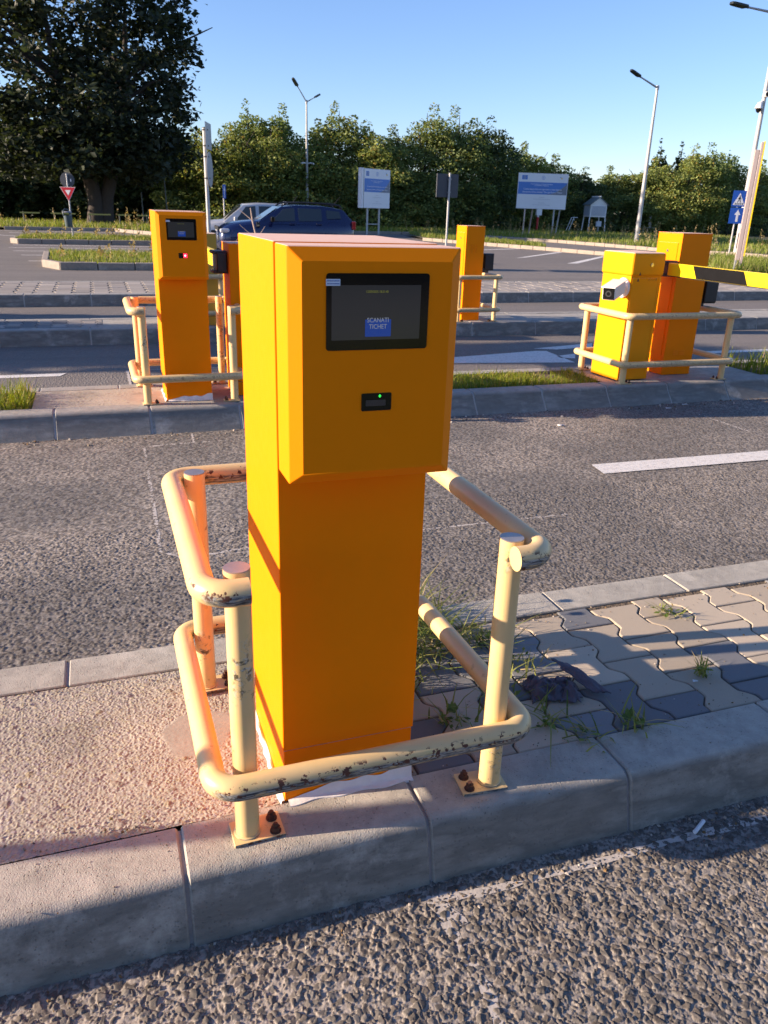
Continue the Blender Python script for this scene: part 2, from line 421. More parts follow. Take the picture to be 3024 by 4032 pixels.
def stones_field(P, cell, seed, dens=1.0):
    """nearest / second nearest stone for every point, with a random vector per stone"""
    q = P/cell; ci = np.floor(q).astype(np.int64)
    F1 = np.full(len(P), 9.); F2 = F1.copy(); ID = np.zeros(len(P), np.int64); DX = np.zeros((len(P), 2))
    for dx in (-1, 0, 1):
        for dy in (-1, 0, 1):
            c = ci+np.array([dx, dy]); h = (c[:, 0]*73856093 ^ c[:, 1]*19349663 ^ seed*83492791) & 0xFFFFFF
            r1 = ((h*1103515245+12345) & 0xFFFFFF)/0xFFFFFF; r2 = ((h*22695477+1013) & 0xFFFFFF)/0xFFFFFF
            s = c+np.stack([r1, r2], 1)*.85+.075; d = q-s; l = np.abs(d[:, 0])**1.4+np.abs(d[:, 1])**1.4
            l = l**(1/1.4)
            nf = l < F1
            F2 = np.where(nf, F1, np.minimum(F2, l)); F1 = np.where(nf, l, F1); ID = np.where(nf, h, ID); DX = np.where(nf[:, None], d, DX)
    def rnd(k): return ((ID*(2654435761+k*40503)+k*977) >> 5 & 0xFFFF)/65535.
    return F1, F2, ID, DX, rnd
def vnoise(P, sc, seed):
    q = P*sc; c = np.floor(q).astype(np.int64); f = q-c; f = f*f*(3-2*f)
    def h(a, b): x = (a*374761393+b*668265263+seed*144269) & 0x7FFFFFFF; x = ((x ^ (x >> 13))*1274126177) & 0x7FFFFFFF; return ((x ^ (x >> 16)) & 0xFFFF)/65535.
    x, y = c[:, 0], c[:, 1]
    a = h(x, y)*(1-f[:, 0])+h(x+1, y)*f[:, 0]; b = h(x, y+1)*(1-f[:, 0])+h(x+1, y+1)*f[:, 0]
    return a*(1-f[:, 1])+b*f[:, 1]
def fbm(P, sc, seed, o=4): return sum(vnoise(P, sc*2**i, seed+i)*.5**i for i in range(o))/sum(.5**i for i in range(o))
def grid(x0, x1, y0, y1, res):
    nx, ny = int((x1-x0)/res)+1, int((y1-y0)/res)+1
    X, Y = np.meshgrid(np.linspace(x0, x1, nx), np.linspace(y0, y1, ny)); P = np.stack([X.ravel(), Y.ravel()], 1)
    i = np.arange(nx*ny).reshape(ny, nx); F = np.stack([i[:-1, :-1], i[:-1, 1:], i[1:, 1:], i[1:, :-1]], -1).reshape(-1, 4)
    return P, F
def asphalt_patch(name, x0, x1, y0, y1, res, cell, amp, seed, dusty=1.0, z=0.):
    P, F = grid(x0, x1, y0, y1, res)
    W = P+np.stack([fbm(P, 55, 3)-.5, fbm(P, 55, 9)-.5], 1)*cell*.9
    F1, F2, ID, DX, rnd = stones_field(W, cell, seed)
    G1, G2, GI, GX, rn2 = stones_field(W*1.0+3.3, cell*.55, seed+70)
    small = rnd(9) > .60                       # where the big stone is missing the finer chippings show
    e = np.where(small, np.clip((G2-G1)/.24, 0, 1), np.clip((F2-F1)/.17, 0, 1)); dome = e*e*(3-2*e)
    r1 = np.where(small, rn2(1)*.8, .45+.55*rnd(1))
    tx, ty = np.where(small, rn2(2), rnd(2))-.5, np.where(small, rn2(3), rnd(3))-.5
    dx, dy = np.where(small, GX[:, 0], DX[:, 0]), np.where(small, GX[:, 1], DX[:, 1])
    tilt = np.clip((dx*tx+dy*ty)*2.6, -.55, .22)
    fine = fbm(P, 230, 5, 3)-.5
    mast = .25+.62*(fbm(P, 75, 33, 3)-.35)     # binder and sand between the stones, with open voids
    h = amp*(np.maximum(dome*(r1+tilt*.75)+fine*.20, mast+fine*.34))+.004*(fbm(P, 2.2, 21)-.5)
    cov = np.clip((dome*(r1+tilt*.75)-mast)*9+.5, 0, 1)[:, None]
    q5 = np.where(small, rn2(5), rnd(5)); q6 = np.where(small, rn2(6), rnd(6))
    st = (.115+.150*q5**1.6)[:, None]*np.stack([1.10+.14*q6, np.ones(len(P)), .88-.08*q6], 1)*(.80+.5*fbm(P, 210, 8, 3))[:, None]
    dust = np.clip((fbm(P, 1.3, 31)-.30)*2.4, .25, 1)*dusty
    gp = np.array([.20, .178, .16])*(1-dust[:, None])+np.array([.53, .44, .355])*dust[:, None]; gp = gp*(.65+.7*fbm(P, 150, 44, 3))[:, None]
    t = (gp*(1-cov)*.96+st*cov*.56)*np.array([.93, .985, 1.02])
    t = t*(1-.20*dust[:, None])+np.array([.46, .385, .31])*.20*dust[:, None]
    V = np.column_stack([P, h+z-.5*amp])
    o = arr_mesh(name, V, F, 'asphalt_near', t, smooth=True)
    return struct(o)
asphalt_patch('road', -1.5, 3.4, -1.25, -.195, .0022, .0172, .0072, 11)
asphalt_patch('road', -2.0, 5.4, .90, 2.45, .0046, .0150, .0054, 12, .8)
asphalt_patch('road', -2.6, 7.4, 2.45, 4.42, .0085, .0165, .0054, 13, .8)

def kerb_run(name, x0, x1, y_in, side, width, h, m, L=.616, phase=0., joint=.009, batter=.035, rad=.035, base=-.03):
    """kerb stones; side=-1: road face towards -Y. Joints are filled with recessed mortar."""
    prof = [(0, base), (0, h-.004), (.004, h)]
    fx = width-batter-rad
    prof.append((fx, h))
    for k in range(1, 7):
        a = k/6*R(80); prof.append((fx+rad*math.sin(a), h-rad*(1-math.cos(a))))
    prof.append((width, 0)); prof.append((width, base))
    mb = MB(); n = len(prof); cy = sum(p[0] for p in prof)/n; cz = h*.45
    k0 = math.floor((x0-phase)/L)
    k = k0
    rr = random.Random(int(abs(y_in)*1000)+3)
    while phase+k*L < x1:
        a, b = max(x0, phase+k*L+joint/2), min(x1, phase+(k+1)*L-joint/2); k += 1
        if b-a < .03: continue
        dz, dy = rr.uniform(-.0016, .0016), rr.uniform(-.002, .002)
        vs = []
        for x, ins in ((a, .004), (a+.005, 0), (b-.005, 0), (b, .004)):
            for (q, z) in prof:
                q2 = q+(ins if q < cy else -ins); z2 = z-ins*(z > h*.5)
                vs.append((x, y_in+side*(q2)+dy, z2+dz))
        fs = []
        for s in range(3):
            for j in range(n): fs.append((s*n+j, s*n+(j+1) % n, (s+1)*n+(j+1) % n, (s+1)*n+j))
        fs += [tuple(range(n)), tuple(range(3*n, 4*n))]
        mb.add(vs, fs, 0)
    pm = [(max(.004, q-.007) if q > cy else q+.007, z-.007 if z > h*.5 else z) for q, z in prof]
    for s_ in (1,):
        mb.add([(x0+.002, y_in+side*q, z) for q, z in pm]+[(x1-.002, y_in+side*q, z) for q, z in pm],
               [(j, (j+1) % n, n+(j+1) % n, n+j) for j in range(n)]+[tuple(range(n)), tuple(range(n, 2*n))], 1)
    return struct(mb.build(name, [m, 'mortar' if m == 'kerb_concrete' else 'mortar_pale'], smooth=32))
# island 1 (the one we stand beside)
kerb_run('kerb', -2.4, 9, 0, -1, .218, HK, 'kerb_concrete', phase=.486)
kerb_run('kerb', -2.4, 9, .738, 1, .190, HK, 'kerb_concrete', phase=.221 if False else 2.05, rad=.02, batter=.015)
# exposed-aggregate slab round the ticket kiosk
def slab(name, x0, x1, y0, y1, res, z, seed, smooth_at=None):
    P, F = grid(x0, x1, y0, y1, res)
    W = P+np.stack([fbm(P, 90, 4)-.5, fbm(P, 90, 8)-.5], 1)*.007
    F1, F2, ID, DX, rnd = stones_field(W, .0074, seed)
    e = np.clip((F2-F1)/.4, 0, 1); dome = e*e*(3-2*e)*(rnd(1) > .35)
    G1, G2, GI, GX, rn2 = stones_field(W, .034, seed+5)
    big = (rn2(1) > .90)*np.clip(1-(G1/.38)**2, 0, 1)
    sm = np.zeros(len(P))
    if smooth_at:
        for cx, cy, rx, ry, an in smooth_at:
            c, s = math.cos(an), math.sin(an); d = P-np.array([cx, cy]); u = d[:, 0]*c+d[:, 1]*s; v = -d[:, 0]*s+d[:, 1]*c
            sm = np.maximum(sm, np.clip((1-(u/rx)**2-(v/ry)**2+(fbm(P, 9, 17)-.5)*1.5)*6, 0, 1))
    h = (.0020*dome*(.3+.7*rnd(2))+.0022*big+.0030*(fbm(P, 270, 2, 3)-.5))*(1-sm)+.0006*sm*vnoise(P, 120, 3)+.004*(fbm(P, 3, 40)-.5)+.0012*sm
    base = np.array([.44, .432, .372])*(.72+.55*fbm(P, 5, 19))[:, None]*(.75+.5*fbm(P, 240, 14, 2))[:, None]
    st = np.stack([.30+.27*rnd(3), .275+.25*rnd(3), .23+.21*rnd(4)], 1)
    t = base*(1-.55*dome[:, None])+st*.55*dome[:, None]
    bt = np.stack([.24+.14*rn2(3), .21+.12*rn2(3), .18+.09*rn2(4)], 1); bm_ = (big > .15)[:, None]*.8
    t = t*(1-bm_)+bt*bm_
    t = t*(1-sm[:, None])+np.array([.41, .395, .345])*(.85+.3*fbm(P, 14, 23))[:, None]*sm[:, None]
    st2 = np.clip((fbm(P, 4.0, 51)-.60)*9, 0, 1)[:, None]*.45
    t = (t*(1-st2)+t*.55*st2)*np.array([.95, .885, .83])
    return struct(arr_mesh(name, np.column_stack([P, h+z-.002]), F, 'pebble_slab', t, smooth=True))
slab('pavement', -1.7, 1.14, .004, .734, .0023, HK-.004, 5, [(.575, .36, .13, .10, .5), (.98, .2, .16, .3, 0)])
sheet('pavement', [(-2.4, 0), (-1.69, 0), (-1.69, .738), (-2.4, .738)], HK-.006, 'slab_smooth')

# interlocking pavers: straight ends, zig-zag long sides
def paving(name, x0, x1, y0, y1, z, W, L, amp, seed, cols, gap=.0026, dz=.0014, dark=.5, xphase=0., yphase=0., res=6):
    rr = random.Random(seed); V = []; F = []; T = []
    def zig(y):     # trapezoid wave, period L
        u = (y/L) % 1.0
        return amp*max(-1, min(1, 12*(abs(u-.5)-.25)))
    k0 = math.floor((x0-xphase)/W)-1
    for k in range(k0, int((x1-xphase)/W)+2):
        sh = (k % 2)*L/2
        j0 = math.floor((y0-yphase-sh)/L)-1
        for j in range(j0, int((y1-yphase-sh)/L)+2):
            ya, yb = yphase+sh+j*L, yphase+sh+(j+1)*L
            a, b = max(ya+gap, y0), min(yb-gap, y1)
            if b-a < .03: continue
            n = 22; ys = [a+(b-a)*i/n for i in range(n+1)]
            lft = [xphase+k*W-zig(y-ya)+gap for y in ys]; rgt = [xphase+(k+1)*W+zig(y-ya)-gap for y in ys]
            lft = [min(max(x, x0), x1) for x in lft]; rgt = [min(max(x, x0), x1) for x in rgt]
            if max(r-l for l, r in zip(lft, rgt)) < .03: continue
            out = [(l, y) for l, y in zip(lft, ys)]+[(r, y) for r, y in zip(rgt[::-1], ys[::-1])]
            cx, cy = sum(p[0] for p in out)/len(out), sum(p[1] for p in out)/len(out)
            h = z+rr.uniform(-dz, dz); tx, ty = rr.uniform(-.006, .006), rr.uniform(-.006, .006)
            c = cols[1] if rr.random() < dark else cols[0]; v = rr.uniform(.80, 1.18); c = [q*v for q in c]
            o = len(V); m_ = len(out)
            for ring, (ins, dn) in enumerate(((0, -.03), (0, -.0065), (.0018, -.0022), (.0058, 0))):
                for (x, y) in out:
                    dx, dy = x-cx, y-cy; l = math.hypot(dx, dy)
                    # inset towards the inside along x and y separately keeps the zig-zag parallel
                    x2 = x-math.copysign(min(ins, abs(dx)), dx); y2 = y-math.copysign(min(ins, abs(dy)), dy) if (abs(y-a) < 1e-6 or abs(y-b) < 1e-6) else y
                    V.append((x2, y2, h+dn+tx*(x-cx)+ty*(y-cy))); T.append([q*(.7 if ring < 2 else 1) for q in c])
            for r_ in range(3):
                for i in range(m_):
                    F.append((o+r_*m_+i, o+r_*m_+(i+1) % m_, o+(r_+1)*m_+(i+1) % m_, o+(r_+1)*m_+i))
            for i in range(n):      # top: strips between left and right side
                t0 = o+3*m_; F.append((t0+i, t0+i+1, t0+m_-2-i, t0+m_-1-i))
    return struct(arr_mesh(name, V, F, 'paver', np.array(T)))
PC = ((.47, .395, .295), (.20, .205, .212))
paving('pavement', 1.145, 6.2, .004, .734, HK-.003, .1755, .237, .0185, 4, PC, dark=.56, xphase=2.18-.1755*6, yphase=.0)
sheet('pavement', [(1.14, 0), (9, 0), (9, .738), (1.14, .738)], HK-.0095, 'earth')

# islands 2, 3 and 4
kerb_run('kerb', -3, 7.6, 4.62, -1, .285, HK, 'kerb_far', phase=.02, L=.68, batter=.10, rad=.05, joint=.016)
kerb_run('kerb', -3, 7.6, 5.22, 1, .17, HK, 'kerb_far', phase=.5, rad=.02, batter=.012)
def plain(name, x0, x1, y0, y1, z, m):
    return sheet(name, [(x0, y0), (x1, y0), (x1, y1), (x0, y1)], z, m)
slab('pavement', -.14, 2.9, 4.622, 5.218, .0075, HK-.003, 9, [(.95, 4.85, .5, .25, 0)])
plain('pavement', 4.85, 6.75, 4.62, 5.22, HK-.004, 'slab_smooth')
plain('earth', -3, -.14, 4.62, 5.22, HK-.03, 'earth'); plain('earth', 2.9, 4.85, 4.62, 5.22, HK-.03, 'earth'); plain('earth', 6.75, 7.6, 4.62, 5.22, HK-.03, 'earth')
H3 = HK
kerb_run('kerb', -6, 12, 8.78, -1, .20, H3, 'kerb_far', phase=.27, L=1.02, rad=.03, joint=.016)
kerb_run('kerb', -6, 12, 9.50, 1, .18, H3, 'kerb_far', phase=.27, L=1.02, rad=.02)
plain('pavement', .42, 6.9, 8.78, 9.50, H3-.004, 'slab_smooth')
paving('pavement', -4, .42, 8.782, 9.498, H3-.002, .1755, .237, .0125, 14, ((.31, .28, .25), (.17, .17, .17)), dark=.35)
plain('pavement', -6, -4, 8.78, 9.50, H3-.008, 'slab_smooth'); plain('pavement', 6.9, 12, 8.78, 9.50, H3-.008, 'slab_smooth')
H4 = .18
kerb_run('kerb', -9, 22, 12.70, -1, .22, H4, 'kerb_far', phase=.28, L=1.02, rad=.03, joint=.016)
kerb_run('kerb', -9, 22, 14.75, 1, .18, H4, 'kerb_far', phase=.28, L=1.02, rad=.02)
paving('pavement', -5, 16, 12.702, 14.748, H4-.002, .30, .40, .02, 24, ((.36, .32, .275), (.30, .27, .24)), dark=.4, gap=.012, dz=.002)
plain('pavement', -9, 22, 12.70, 14.75, H4-.03, 'earth')

# painted markings (sheets 4 mm apart from what they lie on)
def mark(pts, z=-.0085, name='lane_marking', m='road_paint', jag=0):
    return struct(sheet(name, [(p[0], p[1]) for p in pts], z, m))
def pm(*pts, z=-.0085): return mark([onz(*p, z)[:2] for p in pts], z)
mark([(3.585, 2.84), (3.555, 2.64), (6.2, 2.60), (6.2, 2.80)], .0062)
mark([(-3.2, 6.74), (-.03, 6.74), (.03, 6.88), (-3.2, 6.88)])
pm((973.8, 784.2), (973.8, 772), (1156.6, 758), (1180, 758), (1242.5, 782.8))
pm((1152.3, 752.8), (1279, 741.2), (1279, 749.3), (1203.9, 754.9)); pm((1203, 768.8), (1242.5, 764), (1242.5, 774), (1212, 773))
mark([(7.0, 6.72), (14, 6.70), (14, 6.86), (7.0, 6.88)])
mark([(-4, 10.62), (-.18, 10.62), (-.18, 10.80), (-4, 10.80)]); mark([(5.2, 10.55), (14, 10.55), (14, 10.72), (5.2, 10.72)])
for (x0, x1, y) in ((-2.4, 2.5, 31.2), (-2.4, 2.6, 29.5), (-2.1, 2.6, 27.6), (-1.72, 2.4, 25.5), (-1.36, -.9, 23.0)):
    mark([(x0, y-.07), (x1, y-.07), (x1, y+.07), (x0, y+.07)])
pm((1113, 557.5), (1136, 556), (1216, 545), (1207, 544)); pm((1225, 569), (1248, 569), (1306, 555), (1300, 553.5)); pm((985, 541), (1010, 541), (1128, 537.5), (1122, 536.5))
for (x0, y0, x1, y1) in ((-6, 44.6, 1.6, 44.9), (-3.5, 42.6, 1.2, 39.6), (-6, 41.5, -2.5, 38.4)):
    d = Vector((x1-x0, y1-y0, 0)).normalized(); n_ = Vector((-d.y, d.x, 0))*.09
    mark([(x0-n_.x, y0-n_.y), (x1-n_.x, y1-n_.y), (x1+n_.x, y1+n_.y), (x0+n_.x, y0+n_.y)])
# sealed saw cuts of the induction loops; stones poke through the seal
def seal(pts, wd, z=.0, jit=.006):
    mb = MB(); P = [Vector((*p, 0)) for p in pts]; vs = []; dense = []
    for a, b in zip(P, P[1:]):
        k = max(2, int((b-a).length/.03)); dense += [a.lerp(b, i/k) for i in range(k)]
    dense.append(P[-1])
    for i, p in enumerate(dense):
        t = (dense[min(i+1, len(dense)-1)]-dense[max(i-1, 0)]).normalized(); n_ = Vector((-t.y, t.x, 0))
        ww = wd*random.uniform(.55, 1.35)
        vs += [p+n_*ww/2+Vector((0, 0, z)), p-n_*ww/2+Vector((0, 0, z))]
    mb.add(vs, [(2*i, 2*i+1, 2*i+3, 2*i+2) for i in range(len(dense)-1)])
    return struct(mb.build('joint_seal', 'loop_seal'))
seal([(.985, 4.30), (.975, 4.05), (.62, 4.02), (.605, 2.9), (.59, 2.13), (.70, 2.02), (.95, 2.05), (2.9, 2.05)], .020, .0002)
seal([(1.37, 4.05), (.62, 4.06)], .018, -.0004)
seal([(5.43, 3.95), (5.47, 2.2)], .025, -.0004)
seal([(1.085, -.262), (1.205, -.282), (1.40, -.287), (1.64, -.288), (1.80, -.283), (2.15, -.296), (2.7, -.31)], .024, .0008)
seal([(1.083, -.25), (1.09, -.34), (1.10, -.40), (1.104, -.47), (1.108, -.54), (1.097, -.62), (1.10, -.95)], .028, -.0004)
seal([(1.10, -.285), (1.115, -.33), (1.118, -.36)], .05, .0006)
seal([(.62, 6.9), (.62, 5.6)], .03, -.008); seal([(.62, 6.9), (3.2, 6.9)], .02, -.008)
# parking islands and the verge on the right
def kerb_poly(name, pts, h, m='kerb_far', w=.16, close=False, z0=-.02, L=.9):
    P = [Vector((*p, 0)) for p in pts]; n = len(P); mb = MB(); rr = random.Random(n)
    for i in range(n if close else n-1):
        a, b = P[i], P[(i+1) % n]; d = (b-a); l = d.length; d.normalize(); nr = Vector((-d.y, d.x, 0))
        k = max(1, round(l/L))
        for j in range(k):
            p, q = a+d*(l*j/k+.01), a+d*(l*(j+1)/k-.01); hh = h+rr.uniform(-.006, .006)
            vs = [v+Vector((0, 0, zz)) for zz in (z0, hh) for v in (p, q, q+nr*w, p+nr*w)]
            mb.add(vs, [(0, 1, 2, 3), (4, 5, 6, 7), (0, 1, 5, 4), (1, 2, 6, 5), (2, 3, 7, 6), (3, 0, 4, 7)])
    return struct(mb.build(name, m, bevel=.02))
ISA = [(-1.02, 24.6), (-.9, 20.9), (-.45, 19.9), (3.1, 19.9), (3.3, 24.6)]
ISB = [(-2.6, 32.6), (-2.3, 32.0), (2.7, 32.0), (3.6, 33), (3.4, 36.6), (-2.4, 36.6)]
kerb_poly('kerb', ISA, .17, 'kerb_warm', close=True); sheet('earth', [(-.95, 24.5), (-.8, 21), (-.4, 20), (3.0, 20), (3.2, 24.5)], .13, 'verge_soil')
kerb_poly('kerb', ISB, .17, 'kerb_warm', close=True); sheet('earth', [(-2.5, 32.5), (-2.2, 32.1), (2.6, 32.1), (3.5, 33), (3.3, 36.5), (-2.3, 36.5)], .13, 'verge_soil')
V1 = [(19.9, 52), (17.8, 41.5), (19.3, 36.5), (20.5, 32.6), (21.2, 29.6), (22.0, 27), (22.6, 31), (22.4, 37), (22.0, 43), (21.6, 48)]
V1k = [(17.8, 41.5), (19.3, 36.5), (20.5, 32.6), (21.2, 29.6), (22.0, 26.5), (23.5, 22)]
kerb_poly('kerb', V1k, .15, 'kerb_warm', w=.2)
sheet('verge', [(19.9, 50), (17.95, 41.6), (19.45, 36.6), (20.7, 32.8), (21.7, 35), (21.9, 40), (21.5, 48)], .10, 'verge_soil')
kerb_poly('kerb', K2[1:], .16, 'kerb_warm', w=.2)
sheet('verge', [(-60, 46.2), (-4, 46.2), (1.6, 46.5), (2.2, 45.1), (3.4, 42.5), (6, 43), (12, 50.2), (20.3, 51.7), (22.5, 49.3), (25.2, 46.5), (27, 42), (27.6, 37), (27.8, 33.5), (29.4, 30.5), (30, 27.5), (31.7, 20), (36.2, 8), (90, 8), (90, 120), (-60, 120)], .10, 'verge_soil')
RRi = [(17.5, 17.5), (22.2, 16.6), (27, 20), (24.2, 25.6), (20.5, 22.5)]
kerb_poly('kerb', RRi, .15, 'kerb_warm', close=True); sheet('verge', RRi, .11, 'verge_soil')

# ------------------------------------------------------------------ grass and weeds
def blades(n, area, h, w, cols, lean=.35, seed=1, z=0., clump=0, pdf=None):
    g = np.random.default_rng(seed)
    if callable(area): P = area(n, g)
    else: x0, x1, y0, y1 = area; P = np.column_stack([g.uniform(x0, x1, n), g.uniform(y0, y1, n)])
    if clump:
        keep = fbm(P, clump, seed) > g.uniform(.25, .62, len(P)); P = P[keep]
    n = len(P); hh = h*(.45+.75*g.random(n))*(.6+.8*fbm(P, 1/(h*6), seed+3)); a = g.uniform(0, 2*np.pi, n); ln_ = lean*g.random(n)*hh*1.4
    dx, dy = np.cos(a)*ln_, np.sin(a)*ln_; b = a+np.pi/2+g.normal(0, .5, n); wx, wy = np.cos(b)*w/2, np.sin(b)*w/2
    zz = np.full(n, z)
    V = np.stack([np.column_stack([P[:, 0]-wx, P[:, 1]-wy, zz]), np.column_stack([P[:, 0]+wx, P[:, 1]+wy, zz]),
                  np.column_stack([P[:, 0]+dx*.4+wx*.8, P[:, 1]+dy*.4+wy*.8, zz+hh*.6]), np.column_stack([P[:, 0]+dx*.4-wx*.8, P[:, 1]+dy*.4-wy*.8, zz+hh*.6]),
                  np.column_stack([P[:, 0]+dx+wx*.12, P[:, 1]+dy+wy*.12, zz+hh]), np.column_stack([P[:, 0]+dx-wx*.12, P[:, 1]+dy-wy*.12, zz+hh])], 1)
    F = np.array([[0, 1, 2, 3], [3, 2, 4, 5]])
    F = (F[None]+np.arange(n)[:, None, None]*6).reshape(-1, 4)
    c0, c1, c2 = (np.array(c) for c in cols); u = g.random(n)[:, None]; T = c0*(1-u)+c1*u; dry = (g.random(n) < .16)[:, None]; T = np.where(dry, c2, T)
    return V.reshape(-1, 3), F, np.repeat(T, 6, 0)
GC = ((.10, .16, .012), (.30, .33, .040), (.34, .27, .12))
GY = ((.12, .175, .028), (.24, .28, .055), (.36, .32, .15))
def grass(name, *a, **k):
    V, F, T = blades(*a, **k); return tag(arr_mesh(name, V, F, 'blade', T), kind='stuff')
grass('grass', 5200, (2.92, 4.86, 4.63, 5.21), .075, .007, GC, .8, 3, HK-.03, 2.2)
grass('grass', 2600, (-1.6, -.15, 4.63, 5.21), .15, .007, GC, .8, 4, HK-.03, 2.2)
grass('grass', 1500, (6.78, 7.55, 4.63, 5.21), .20, .008, GC, .7, 5, HK-.03, 2.2)
def in_poly(poly):
    Q = np.array(poly)
    def f(n, g):
        out = []
        lo, hi = Q.min(0), Q.max(0)
        while sum(map(len, out)) < n:
            P = g.uniform(lo, hi, (n*2, 2)); c = np.zeros(len(P), bool)
            for (x0, y0), (x1, y1) in zip(Q, np.roll(Q, -1, 0)):
                with np.errstate(divide='ignore', invalid='ignore'):
                    c ^= ((y0 > P[:, 1]) != (y1 > P[:, 1])) & (P[:, 0] < (x1-x0)*(P[:, 1]-y0)/(y1-y0)+x0)
            out.append(P[c])
        return np.concatenate(out)[:n]
    return f
grass('grass', 9000, in_poly([(-.85, 24.4), (-.7, 21), (-.35, 20.1), (2.95, 20.1), (3.1, 24.4)]), .13, .018, GY, .6, 6, .12, .9)
grass('grass', 9000, in_poly([(-2.4, 32.4), (2.5, 32.2), (3.3, 33), (3.2, 36.4), (-2.2, 36.4)]), .15, .024, GY, .6, 7, .12, .7)
grass('grass', 9000, in_poly([(20.0, 49.5), (18.3, 41.6), (19.7, 36.6), (20.9, 33.2), (21.6, 35), (21.8, 40), (21.4, 48)]), .22, .03, GY, .6, 8, .10, .5)
grass('grass', 9000, in_poly([(17.9, 17.7), (22, 16.9), (26.6, 20), (24, 25), (20.6, 22.2)]), .35, .03, GY, .6, 9, .10, .5)
grass('grass', 16000, in_poly([(-12, 46.6), (1.6, 46.8), (3.5, 42.7), (6, 43.4), (12, 50.6), (14, 56), (-12, 56)]), .30, .040, GY, .5, 10, .10, .35)
grass('grass', 30000, in_poly([(12, 50.6), (20.3, 52), (22.6, 49.5), (25.3, 46.7), (27.2, 42), (27.8, 37), (29.6, 30.6), (30.2, 27.6), (33, 20), (40, 24), (52, 58), (30, 66), (12, 58)]), .28, .045, GY, .5, 11, .10, .3)
# tall dry weeds in the verge: seed stalks with fluffy heads
def stalks(n, area, h, seed, z=.1):
    g = np.random.default_rng(seed); P = area(n, g) if callable(area) else None
    Vs, Fs, Ts = [], [], []; o = 0
    for p in P:
        hh = h*g.uniform(.5, 1.15); ax, ay = g.normal(0, .12, 2)*hh
        for k in range(26):
            t = k/25; r = .012+.10*t*(1-t)*2; c = np.array([p[0]+ax*t+g.normal(0, r), p[1]+ay*t+g.normal(0, r), z+hh*t+g.normal(0, .02)])
            s = .022+.035*g.random(); u = g.normal(0, 1, 3); u /= np.linalg.norm(u); v = np.cross(u, g.normal(0, 1, 3)); v /= np.linalg.norm(v)
            Vs += [c-u*s-v*s*.5, c+u*s-v*s*.5, c+u*s+v*s*.5, c-u*s+v*s*.5]; Fs.append([o, o+1, o+2, o+3]); o += 4
            Ts += [np.array([.33, .26, .14])*g.uniform(.6, 1.2)]*4
    return tag(arr_mesh('weeds', Vs, Fs, 'blade', np.array(Ts)), kind='stuff')
stalks(40, in_poly([(-10, 46.8), (1.5, 47), (5, 44), (12, 51), (12, 53), (-10, 50)]), 1.0, 21)
stalks(95, in_poly([(20, 53), (25.6, 47.5), (28, 38), (30, 31), (34, 30), (44, 52), (30, 60)]), 1.1, 22)
stalks(14, in_poly([(-2.3, 32.4), (3, 32.4), (3, 36), (-2.3, 36)]), .6, 23)
stalks(10, in_poly([(-.6, 20.4), (2.9, 20.4), (2.9, 24.2), (-.6, 24.2)]), .5, 24)

